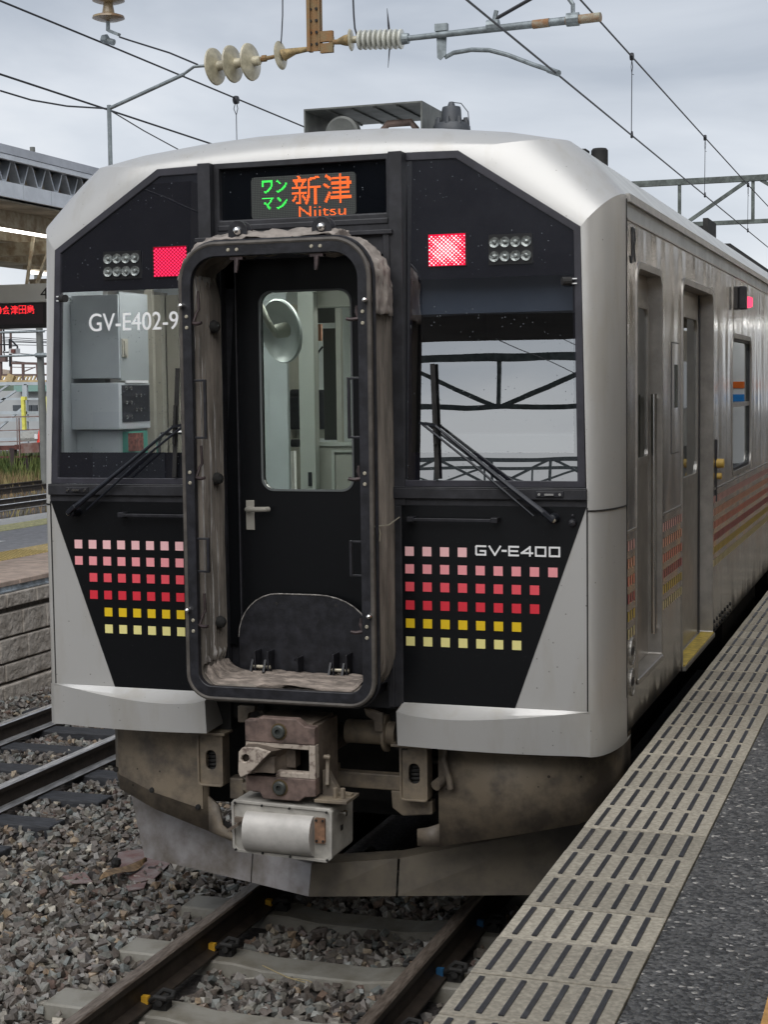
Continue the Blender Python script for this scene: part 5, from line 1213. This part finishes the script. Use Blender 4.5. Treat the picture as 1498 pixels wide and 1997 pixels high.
for i, (u, v) in enumerate(hs_+[(0, 0)]*6):
    if i < 3: p = at(u, v, x=-.2); y = p.y
    else: y = 24+8*(i-3)
    t = empty('wire_hanger', (-.2, y, cz), ORD[i]+' hanger up the pair of wires at right, small beyond the gantry' if i > 2 else ('hanger with round black clamp between messenger and contact wire, nearest at upper right', 'second hanger from the top right between the two wires', 'third hanger at the right edge above the far gantry')[i], 'hanger', 'droppers of the overhead line')
    zt_ = 5.78+.03*math.cos(y/7)
    b = MB(); b.lathe([(0, -.02), (.035, -.018), (.04, 0), (.035, .018), (0, .02)], (-.2, y, zt_), (1, 0, 0), 14); b.build('clamp', wm, t)
    b = MB(); b.tube([(-.2, y, zt_-.03), (-.19, y-.01, zt_-.10), (-.2, y, zt_-.16), (-.205, y, cz+.03)], .0045, 5); b.tube([(-.2, y, zt_-.03), (-.21, y+.015, zt_-.10), (-.2, y, zt_-.17), (-.18, y, zt_-.18)], .0035, 5); b.lathe([(0, -.03), (.016, -.02), (.01, .04), (0, .045)], (-.2, y, cz), (0, 0, 1), 8); b.build('dropper', wm, t)
# left pair of wires over the next track
wire('messenger_wire', [(-5.0, y, 5.90-.04*math.cos((y-1)/6)*0-.004*max(0, y-7)) for y in (-40, 0, 5.65, 7.6, 10.6, 12.8, 40, 90)], .010, 'upper messenger wire at the left crossing behind the disc insulators')
wire('contact_wire', [(-5.0, y, 5.27) for y in (-40, 0, 7.5, 20, 60, 90)], .010, 'lower left contact wire passing the top of the thin pole')
wire('stay_wire', [at(0, 177, y=5.0), at(60, 195, y=5.6), at(130, 207, y=6.5), at(212, 212, y=7.4)], .008, 'slack cable sagging below the lower left contact wire')
wire('stay_wire', [at(212, 214, y=7.4), at(280, 255, y=8.4), at(352, 294, y=9.6), at(420, 330, y=11)], .007, 'thin cable descending right of the thin pole to the train roof')
p = at(460, 195, x=-5.0); t = empty('wire_hanger', p, 'hanger with round clamp on the left messenger wire above the railcar roof', 'hanger', 'droppers of the overhead line')
b = MB(); b.lathe([(0, -.03), (.045, -.025), (.05, 0), (.045, .025), (0, .03)], p, (1, 0, 0), 14); b.build('clamp', wm, t)
b = MB(); b.tube([p, p+Vector((.02, 0, -.1)), p+Vector((0, 0, -.17)), p+Vector((0, 0, -.65))], .005, 5); b.tube([p, p+Vector((-.03, 0, -.1)), p+Vector((0, 0, -.17))], .005, 5); b.build('dropper', wm, t)
# thin pole with brace
Y = 6.6
A_ = lambda u, v, y=Y: at(u, v, y=y)
t = empty('support_pole', A_(212, 330), 'thin dark drop pole rising behind the left roof corner of the train', 'pole')
b = MB(); b.cyl(A_(212, 205), (A_(212, 205).x, Y, 3.0), .020, n=10); b.build('pole_tube', galv, t)
b = MB(); b.cyl(A_(212, 212), A_(358, 145), .018, n=10); b.tube([A_(350, 150), A_(378, 130), A_(402, 128)], .014, 8); b.build('brace_tube', galv, t)
b = MB(); b.tube([A_(232, 72, 7.0), A_(250, 78, 7), A_(330, 103, 6.8), A_(385, 126)], .008, 6); b.build('tie_wire', wm, t)
def disc(bm, c, ax, R, cap=.35): bm.lathe([(R*.30, -R*.5), (R*.32, -R*.1), (R*.92, R*.02), (R, R*.10), (R*.95, R*.17), (R*.4, R*.16), (R*.22, R*.14), (R*.15, R*.6), (0, R*.6)], c, ax, 28)
t = empty('insulator_string', A_(455, 125), 'string of three tilted ivory disc insulators left of the rusty hanging post', 'insulator')
R_ = .165
for u, v in ((418, 130), (452, 125), (487, 121)):
    b = MB(); c = A_(u, v); b.lathe([(0, .0), (R_*.9, -.012), (R_, .0), (R_*.97, .014), (R_*.5, .035), (.045, .045), (.04, .10), (.03, .11), (0, .11)], c, (1, -.16, .04), 32)
    b.build('insulator_disc', ivory, t, smooth=True)
b = MB(); b.tube([A_(402, 128), A_(418, 130), A_(452, 125), A_(487, 121), A_(512, 115), A_(528, 112), A_(545, 108)], [.014, .016, .016, .016, .02, .018, .015], 8); b.lathe([(0, -.03), (.03, -.02), (.03, .02), (0, .03)], A_(515, 114), (1, 0, 0), 8); b.build('link_fittings', rsteel, t, smooth=True)
# cantilever on its rusty hanging post
t = empty('cantilever_bracket', A_(612, 100), 'rusty hanging post carrying the insulated pipe cantilever and its curved arm', 'cantilever')
b = MB(); pt_ = A_(612, 100); x0 = A_(600, 60).x; x1 = A_(625, 60).x
b.box(x0, x0+.03, Y-.03, Y+.05, pt_.z, 7.4); b.box(x0+.03, x1, Y+.0, Y+.012, pt_.z, 7.4); b.box(x1-.012, x1, Y-.03, Y+.05, pt_.z, 7.4)
b.build('hanging_post', rsteel, t)
b = MB()
for k in range(8):
    for q in (.03, .085): b.cyl((x0+q, Y-.012, pt_.z+.06+.1*k), (x0+q, Y+.0, pt_.z+.06+.1*k), .013, n=8)
b.build('post_bolt', undr, t)
b = MB(); a, c = A_(625, 62), A_(650, 102); b.box(a.x, c.x, Y-.02, Y+.02, a.z-.09, a.z); b.box(a.x, c.x, Y-.02, Y+.02, c.z, c.z+.08); b.box(c.x-.035, c.x+.005, Y-.015, Y+.015, c.z+.05, a.z-.05); b.cyl(A_(650, 82), A_(665, 82), .022, n=10); b.build('hinge_plate', rsteel, t)
b = MB(); b.tube([A_(658, 81), A_(672, 79), A_(684, 78)], [.02, .045, .055], 14); b.tube([A_(552, 108), A_(556, 106), A_(575, 100), A_(600, 96)], [.055, .05, .03, .022], 12); b.build('end_casting', mat('casting_ochre', (.28, .20, .09), .7, var=.4, vscale=20), t, smooth=True)
b = MB(); b.lathe([(0, -.02), (.10, -.012), (.125, .0), (.10, .014), (.03, .02), (0, .02)], A_(547, 108), (1, -.1, .05), 26); b.lathe([(0, -.01), (.085, -.008), (.095, .0), (.085, .012), (.03, .02), (.03, .07)], A_(684, 78), (1, .1, .03), 26)
for o in b.split(): o.build('insulator_disc', ivory, t, smooth=True)
b = MB(); s0, s1 = A_(697, 78), A_(786, 76); prof = []; L_ = (s1-s0).length
for k in range(9): h = L_*(k+.0)/9; prof += [(.035, h), (.082, h+.018), (.086, h+.028), (.082, h+.038), (.04, h+.044)]
b.lathe([(0, 0)]+prof+[(0, L_)], s0, (s1-s0), 24); b.build('long_insulator', mat('porcelain_white', (.50, .50, .44), .25, 0, var=.15, vscale=10, coat=.5), t, smooth=True)
b = MB(); b.cyl(A_(783, 76), A_(797, 75), .052, .045, n=14); b.build('socket', galv, t)
b = MB(); b.cyl(A_(795, 75), A_(1170, 33, 6.3), .024, .036, n=14); pp = b.build('pipe', galv, t, smooth=True)
b = MB(); b.cyl(A_(1105, 41, 6.34), A_(1172, 33, 6.3), .038, n=14); b.cyl(A_(1040, 48, 6.38), A_(1072, 44, 6.37), .0365, n=14); b.build('rusty_sleeve', mat('pipe_rust', (.25, .13, .06), .8, vscale=12, col2=(.30, .30, .24)), pp, smooth=True)
b = MB(); a = A_(862, 62); b.box(a.x-.05, a.x+.06, Y-.05, Y+.0, a.z-.0, a.z+.06); b.prism([(a.x-.04, a.z), (a.x+.05, a.z), (a.x+.04, a.z-.20), (a.x-.01, a.z-.24), (a.x-.035, a.z-.22)], Y-.03, Y-.015); b.build('drop_plate', galv, t)
b = MB(); b.tube([A_(868, 112), A_(885, 103), A_(920, 97, 6.5), A_(955, 98, 6.45), A_(990, 107, 6.4), A_(1040, 126, 6.3), A_(1082, 140, 6.15)], .019, 10); b.cyl(A_(1070, 136, 6.2), A_(1090, 143, 6.1), .026, n=8); b.build('registration_arm', galv, t, smooth=True)
b = MB(); a = A_(962, 50, 6.45); b.cyl(a-Vector((.05, 0, .0)), a+Vector((.05, 0, 0)), .05, n=12); b.cyl(a, a+Vector((.03, 0, .12)), .02, n=8); c = A_(1118, 38, 6.33); b.cyl(c-Vector((.05, 0, 0)), c+Vector((.05, 0, 0)), .055, n=12); b.tube([c, c+Vector((0, 0, .12)), c+Vector((-.07, 0, .22)), c+Vector((-.09, 0, .4))], .018, 8); b.build('pipe_clamp', galv, t)
b = MB(); b.cyl(A_(965, 38, 6.45), A_(1060, -16, 6.45), .016, n=8); b.build('stay_rod', wm, t)
b = MB(); b.tube([A_(755, 16), A_(758, 50), A_(761, 80), A_(757, 132)], [.002, .010, .009, .002], 6); b.build('bird_spike', wm, t)
wire('jumper_cable', [A_(688, -20), A_(690, 30), A_(692, 55), A_(698, 75)], .008, 'thin loose cable dropping onto the white ribbed insulator', 'cable')
wire('jumper_cable', [A_(551, -20), A_(551, 30), A_(549, 70), A_(547, 95)], .006, 'thin cable dropping onto the single disc left of the rusty post', 'cable')
t = empty('insulator_string', at(210, 40, y=7.3), 'brown stained bell insulators hanging at the top left over the wire clamp', 'insulator')
for v in (2, 36):
    b = MB(); c = at(211, v, y=7.3); b.lathe([(0, -.03), (.10, -.02), (.155, .0), (.15, .02), (.06, .05), (.045, .14), (.02, .15), (0, .15)], c, (0, 0, 1), 28); b.build('insulator_disc', mat('porcelain_brown', (.30, .23, .13), .35, 0, vscale=10, col2=(.16, .09, .04), coat=.3), t, smooth=True)
b = MB(); b.tube([at(211, -30, y=7.3), at(210, 60, y=7.3)], .02, 8); b.cyl(at(198, 76, y=7.4), at(222, 83, y=7.4), .03, n=8); b.bar(at(212, 60, y=7.3), at(232, 68, y=7.3), .05, .03); b.lathe([(0, -.05), (.04, -.03), (.045, .02), (0, .05)], at(205, 76, y=7.4), (1, 0, 0), 9); b.build('wire_clamp', galv, t, smooth=True)

# gantries: beam of two chords and bracing on two posts
def gantry(y, zb, zt, x0, x1, r, label, px=(-6.5, 4.8), step=2.9, off=0, name='overhead_gantry'):
    t = empty(name, ((px[0]+px[1])/2, y, 0), label, 'gantry', 'overhead line gantries'); gm = mat('gantry_steel', (.10, .115, .105), .6, .2, var=.4, vscale=6)
    b = MB(); b.box(x0, x1, y-r, y+r, zt-r, zt+r); b.box(x0, x1, y-r*.8, y+r*.8, zb-r*.7, zb+r*.7); b.build('chord', gm, t)
    b = MB(); x = x0+off; k = 0
    while x < x1:
        b.bar((x, y, zb), (x, y, zt), r*1.1)
        if x+step < x1: b.bar((x+.1, y, zt if k % 2 == 0 else zb), (x+step-.05, y, zb if k % 2 == 0 else zt), r*1.2)
        x += step; k += 1
    b.build('bracing', gm, t)
    b = MB()
    for p in px: b.cyl((p, y, -.3), (p, y, zt+.3), .16, .13, n=14)
    b.build('post', mat('post_grey', (.20, .20, .19), .8, var=.2, vscale=3), t)
gantry(30, 6.10, 7.05, -8, 12, .065, 'grey truss gantry across the tracks beyond the railcar at right', (-9.4, 9.5), 1.62, off=.4)
gantry(78, 7.1, 8.1, -14, 12, .10, 'farther truss gantry seen small behind the first at right', (-13, 9.5))
gantry(-36, 5.0, 6.35, -26, 8, .10, 'truss gantry behind the viewer mirrored in the right windscreen', (-25, 7.4), 3.3, off=.9)
gantry(-110, 4.3, 6.3, -60, 20, .16, 'far truss gantry mirrored low in the right windscreen', (-58, 18), 4.5)
gantry(-150, 5.3, 6.9, -60, 20, .16, 'farthest gantry mirrored in the right windscreen', (-58, 18), 5)

# ------------------------------------------------------------------ STATION AROUND THE VIEWER (seen only as reflections and shade)
cream_w = mat('station_cream', (.64, .59, .50), .7, 0, var=.12, vscale=1.2)
sb = empty('station_building', (8, 10, .92), 'cream station building with dark windows along the near platform', 'building')
b = MB(); b.box(6.0, 14, -14, 45, .92, 3.9); b.build('wall', cream_w, sb)
b = MB()
for k in range(12): y = -12+4.6*k; b.box(5.97, 6.0, y, y+2.6, 1.9, 3.1)
b.build_each('window', mat('win_dark', (.02, .022, .025), .1), sb)
b = MB()
for k in range(12): y = -9.2+4.6*k; b.box(5.96, 6.0, y, y+.9, .93, 3.1)
b.build_each('door', mat('door_brown', (.10, .07, .05), .5), sb)
cc = empty('station_canopy', (5, 10, 4.2), 'near platform canopy with cream underside behind and right of the viewer', 'canopy')
b = MB(); b.box(3.1, 9.5, -24, 45, 4.35, 4.5); b.build('canopy_roof', mat('canopy_cream', (.60, .56, .49), .8, 0, var=.15, vscale=2), cc)
b = MB()
for k in range(14): y = -22+4.8*k; b.box(3.3, 9.2, y, y+.14, 4.15, 4.35); b.box(4.2, 4.36, y-.01, y+.15, .92, 4.2)
b.build('canopy_frame', mat('frame_dk', (.10, .075, .05), .7), cc)
b = MB()
for k in range(13): y = -20+4.8*k; b.box(4.6, 4.7, y, y+2.4, 4.1, 4.14); b.box(7.6, 7.7, y, y+2.4, 4.1, 4.14)
b.build_each('canopy_fill_light', emat('canopy_fill', (1, .96, .90), 6), cc)  # unseen rows added to light the near platform and the train side
kz = lambda v: 2.516+(at(1447, v, x=1.4).z-2.516)*2.8
vm = empty('vending_kiosk', (3.9, 26.3, .92), 'tall white kiosk with orange and blue bands mirrored in the side window', 'kiosk')
b = MB(); b.box(3.42, 4.15, 26.0, 26.8, .92, kz(665)); b.build('kiosk_body', mat('kiosk_white', (.78, .80, .80), .5), vm, bevel=.01)
b = MB(); b.box(3.42, 4.15, 25.985, 25.998, kz(757), kz(744)); b.build('orange_band', mat('kiosk_orange', (.75, .16, .02), .5), vm)
b = MB(); b.box(3.42, 4.15, 25.985, 25.998, kz(783), kz(769)); b.build('blue_band', mat('kiosk_blue', (.02, .25, .70), .5), vm)
b = MB(); b.box(3.50, 3.56, 25.98, 25.998, kz(740), kz(690)); b.build('dark_slot', undr, vm)
b = MB(); b.box(3.5, 4.1, 25.3, 25.4, kz(665)+.3, kz(665)+.34); b.build('kiosk_lamp', emat('kiosk_tube', (1, 1, .97), 14), vm)
fb = empty('footbridge', (-8, -18, 5), 'dark enclosed footbridge over the tracks behind the viewer', 'footbridge')
b = MB(); b.box(-30, 3.0, -20.5, -17, 5.05, 9.5); b.build('bridge_wall', mat('bridge_dark', (.11, .105, .105), .8, var=.2, vscale=1), fb)
b = MB()
for xa, xb, za, zb_ in ((-11.15, -10.88, 6.05, 6.62), (-10.76, -10.5, 6.05, 6.62), (-10.08, -9.80, 6.2, 6.78), (-9.70, -9.36, 6.2, 6.78), (-8.92, -8.72, 6.35, 6.95), (-8.62, -8.40, 6.35, 6.95), (-14.2, -13.9, 6.2, 6.78), (-13.8, -13.5, 6.2, 6.78)): b.box(xa, xb, -16.99, -16.96, za, zb_)
b.build_each('window', mat('bridge_window', (.42, .44, .48), .12, .9), fb)
lb_ = empty('platform_building', (-10.5, -14, .85), 'dark waiting hall on the island platform behind the viewer', 'building')
b = MB(); b.box(-15, -5.9, -17, -11, .85, 6.0); b.build('wall', mat('hall_dark', (.045, .042, .04), .8, var=.2, vscale=1), lb_)
b = MB()
for k in range(5): x = -14.4+1.8*k; b.box(x, x+1.0, -11, -10.98, 2.0, 3.2)
b.build_each('window', mat('hall_window', (.02, .022, .025), .15), lb_)

# ------------------------------------------------------------------ YARD BEHIND THE OPPOSITE PLATFORM
YD = 36.0
D = lambda u, v, y=YD: at(u, v, y=y)
for k, x in enumerate((-17.2, -18.27, -20.6, -21.67)):
    rail_mesh(x, 10, 70, railshine if k < 2 else railside, 'rail', ('first rail of the weedy yard track, nearest the island platform', 'second bright rail of the weedy yard track', 'third dull rusty rail among the brown weeds', 'fourth dull rusty rail deepest in the brown weeds')[k], 'yard rails')
b = MB(); b.box(-11.6, -10.2, 10, 60, -.3, .0); tag(b.build('path', mat('path_grey', (.30, .31, .33), .8, var=.1, vscale=3)), kind='structure')
# weeds
def blades(name, label, n, fx, hmin, hmax, M, wd=.02, cat='weeds'):
    b = MB(); r = random.Random(5)
    for _ in range(n):
        x, y, z = fx(r); h = r.uniform(hmin, hmax); a = r.uniform(0, 2*PI); dx, dy = math.cos(a)*wd, math.sin(a)*wd; lx, ly = r.uniform(-.4, .4)*h, r.uniform(-.4, .4)*h
        b.add([(x-dx, y-dy, z), (x+dx, y+dy, z), (x+lx, y+ly, z+h)], [(0, 1, 2)])
    return tag(b.build(name, M, fixn=False), label, cat, kind='stuff')
blades('dry_grass', 'reddish brown dry weeds between the yard tracks and loading stage', 9000, lambda r: (r.uniform(-28.5, -21.9), r.uniform(28, 37.5), -.3), .2, .62, mat('dry_weed', (.22, .135, .075), .9, vscale=1.2, col2=(.24, .22, .09)), .02)
blades('green_weeds', 'green undergrowth beneath the loading stage', 5000, lambda r: (r.uniform(-29, -20), r.uniform(35, 39.5), -.3), .3, 1.15, mat('green_weed', (.055, .09, .022), .9, vscale=2, col2=(.16, .18, .05)), .05)
blades('track_weeds', 'sparse yellow weeds along the yard rails', 1500, lambda r: (r.uniform(-21.5, -16.5), r.uniform(18, 34), -.3), .1, .35, MC['dry_weed'], .015)
# rusty loading stage
brn = mat('stage_brown', (.13, .05, .04), .75, 0, var=.4, vscale=3); bru = mat('stage_rust', (.16, .075, .06), .8, 0, vscale=3, col2=(.24, .19, .17)); pale = mat('pale_blue_steel', (.42, .46, .49), .6, 0, var=.1, vscale=3); yel = mat('stage_yellow', (.70, .66, .12), .6, var=.15, vscale=4)
st_ = empty('loading_stage', D(50, 930), 'rusty brown steel loading stage with pipes and railings beyond the yard tracks', 'stage')
def bars(name, M, segs, w, parent, y=YD, dep=None):
    b = MB()
    for s in segs:
        b.bar(D(s[0], s[1], y), D(s[2], s[3], y), s[4] if len(s) > 4 else w, up=(0, 1, 0))
    return b.build(name, M, parent)
bars('stage_beam', brn, [(-60, 875, 30, 873, .14), (30, 872, 45, 872, .15), (80, 865, 140, 862, .14), (-60, 893, 130, 889, .06)], .1, st_)
bars('stage_leg', mat('stage_leg', (.045, .03, .03), .8), [(25, 874, 25, 935, .17), (-25, 876, -25, 940, .17), (54, 892, 54, 925, .08), (30, 925, 62, 885, .06), (98, 870, 98, 925, .1), (38, 895, 38, 915, .04), (60, 893, 70, 925, .04)], .15, st_)
bars('stage_panel', bru, [(45, 874, 80, 872, .30)], .3, st_, y=YD-.1)
bars('stage_railing', bru, [(-60, 815, 130, 811, .035), (36, 815, 38, 892, .035), (-10, 816, -9, 880, .035), (-60, 842, 130, 836, .03), (-60, 864, 50, 860, .03), (90, 812, 92, 875, .05), (130, 812, 130, 870, .04), (32, 815, 33, 870, .02)], .04, st_, y=YD-.2)
# paler pipe racks behind, with yellow posts
rk = empty('pipe_rack', D(40, 870, 40), 'pale blue grey pipe rack with yellow posts behind the loading stage', 'rack')
bars('pale_pipe', pale, [(-80, 748, 140, 748, .10), (-80, 778, 140, 778, .07), (-80, 805, 88, 805, .10), (-80, 819, 88, 818, .12), (-80, 842, 140, 838, .06), (46, 749, 47, 870, .09), (50, 749, 52, 870, .10), (-10, 790, 30, 762, .07), (-20, 850, 44, 795, .07), (20, 748, -20, 775, .06), (-80, 858, 60, 856, .10)], .08, rk, y=40)
for u in (44, 91):
    b = MB(); b.bar(D(u, 776, 39.6), D(u+3, 838 if u < 60 else 812, 39.6), .11, up=(0, 1, 0)); b.bar(D(u-2, 777, 39.6), D(u+6, 777, 39.6), .12, up=(0, 1, 0)); b.build('yellow_post', yel, rk)
ft_ = empty('yard_footbridge', D(60, 745, 50), 'brown and yellow lattice footbridge with railings in the distant yard', 'footbridge')
bars('bridge_rail', mat('fb_brown', (.13, .085, .075), .8), [(22, 708, 160, 711, .10), (-60, 731, 160, 731, .07), (44, 709, 45, 745, .09), (72, 710, 74, 745, .09), (94, 702, 95, 750, .12), (20, 650, 21, 730, .07), (22, 716, 68, 717, .03), (45, 725, 68, 716, .04), (-60, 700, 12, 701, .2), (0, 640, 1, 745, .1)], .1, ft_, y=50)
bars('bridge_lattice', mat('fb_yellow', (.50, .38, .20), .8, var=.3, vscale=2), [(-20+i*7, 745, -14+i*7, 731, .06) for i in range(14)]+[(-60, 734, 60, 734, .05), (-60, 744, 90, 744, .12)]+[(20, 745, 24, 731, .3)], .1, ft_, y=50)
bars('bridge_cover', mat('fb_cream', (.55, .46, .38), .8), [(-60, 722, 20, 728, .25), (-60, 712, 12, 724, .12)], .1, ft_, y=51)
# lamp bracket / signal at left
sg2 = empty('yard_signal', D(21, 700, 45), 'small railway signal box lamp on a bracket with triangular stay', 'signal')
bars('signal_bracket', wm, [(18, 661, 19, 715, .06), (18, 661, 33, 675, .05), (33, 675, 34, 690, .05), (18, 675, 32, 674, .04), (-60, 672, 19, 672, .05), (4, 600, 8, 685, .05), (8, 695, 80, 693, .05), (5, 687, 20, 686, .03), (8, 695, 6, 684, .03)], .1, sg2, y=45)
b = MB(); a = D(19, 680, 44.8); c = D(33, 690, 44.8); b.box(a.x, c.x, 44.7, 45, c.z, a.z); b.build('signal_head', mat('signal_white', (.55, .55, .55), .6), sg2)
b = MB(); a = D(20, 681, 44.6); c = D(27, 688, 44.6); b.box(a.x, c.x, 44.6, 44.7, c.z, a.z); b.build('signal_hood', brn, sg2)
t = empty('utility_pole', D(85, 930, 34), 'tall grey concrete pole beside the train edge in the yard', 'pole')
b = MB(); p = D(87, 925, 34); b.cyl((p.x, 34, -.3), (p.x-.10, 34, 9.5), .12, .075, n=16); b.build('pole_shaft', mat('pole_grey', (.16, .165, .155), .8, var=.15, vscale=3), t, smooth=True)
b = MB(); b.cyl(D(-60, 650, 33.8), D(86, 646, 33.8), .035, n=8); b.cyl(D(-60, 697, 33.8), D(84, 692, 33.8), .03, n=8); b.lathe([(0, 0), (.07, .1), (.07, .4), (0, .5)], D(64, 693, 33.8), (1, 0, 0), 10); b.build('pole_arm', galv, t)
for i, (a, c, y) in enumerate(((660, 667, 60), (664, 669, 62), (668, 669, 64), (673, 674, 66), (657, 663, 58), (686, 694, 60), (700, 712, 55), (643, 645, 70))):
    wire('yard_wire', [at(-40, a-2, y=y), at(100, c, y=y)], .018, ORD[i]+' of the eight thin wires crossing the pale sky under the departure sign', 'wire', 'yard overhead wires', 5)
# cone
c = D(81, 868, 37); cone = empty('traffic_cone', c, 'orange red traffic cone with a white patch standing on the loading stage', 'cone')
b = MB(); b.lathe([(.20, .03), (.17, .04), (.03, .72), (.02, .73), (0, .73)], c, (0, 0, 1), 20); b.build('cone_body', mat('cone_red', (.75, .06, .035), .5), cone, smooth=True)
b = MB(); b.box(c.x-.24, c.x+.24, c.y-.24, c.y+.24, c.z, c.z+.035); b.build('cone_base', MC['cone_red'], cone)
b = MB(); b.box(c.x-.14, c.x-.04, c.y-.20, c.y-.15, c.z+.2, c.z+.35); b.build('patch', white, cone)
b = MB(); a = D(80, 815, 35.6); q = D(89, 827, 35.6); b.box(a.x, q.x, 35.55, 35.6, q.z, a.z); bd = tag(b.build('notice_board', white), 'small white notice board with dark square on the stage railing', 'notice')
b = MB(); a = D(83, 818, 35.5); q = D(86, 824, 35.5); b.box(a.x, q.x, 35.5, 35.54, q.z, a.z); b.build('notice_print', undr, bd)
# shed behind
sh = empty('yard_shed', D(50, 860, 62), 'long pale grey shed with green roof edge behind the pipe rack', 'shed')
b = MB(); a = D(-200, 765, 62); q = D(170, 890, 62); b.box(a.x, q.x, 62, 70, -.3, a.z); b.build('wall', mat('shed_wall', (.40, .41, .41), .8, var=.08, vscale=.5), sh)
b = MB(); a = D(28, 752, 61.5); q = D(170, 762, 61.5); b.box(a.x, q.x, 61.4, 71, q.z, a.z); b.build('roof', mat('shed_green', (.20, .33, .29), .7), sh)
b = MB()
for u0, u1 in ((24, 41), (52, 60), (61, 71)): a = D(u0, 790, 61.9); q = D(u1, 801, 61.9); b.box(a.x, q.x, 61.9, 62, q.z, a.z)
b.build_each('window', mat('shed_window', (.07, .08, .09), .2), sh)
b = MB(); a = D(-300, 735, 120); q = D(260, 800, 120); b.box(a.x, q.x, 120, 121, -.3, a.z-1); tag(b.build('distant_trees', mat('far_green', (.13, .17, .13), .9, var=.3, vscale=.3)), 'hazy band of distant trees beyond the yard', 'trees', kind='stuff')
b = MB(); c = D(61, 860, 38); b.lathe([(0, .35), (.3, .3), (.42, .1), (.4, 0)], c, (0, 0, 1), 16); tag(b.build('rubble_heap', mat('heap_grey', (.3, .3, .28), .9, bump=.05, bscale=8)), 'low grey heap behind the brown stage panel', 'heap')
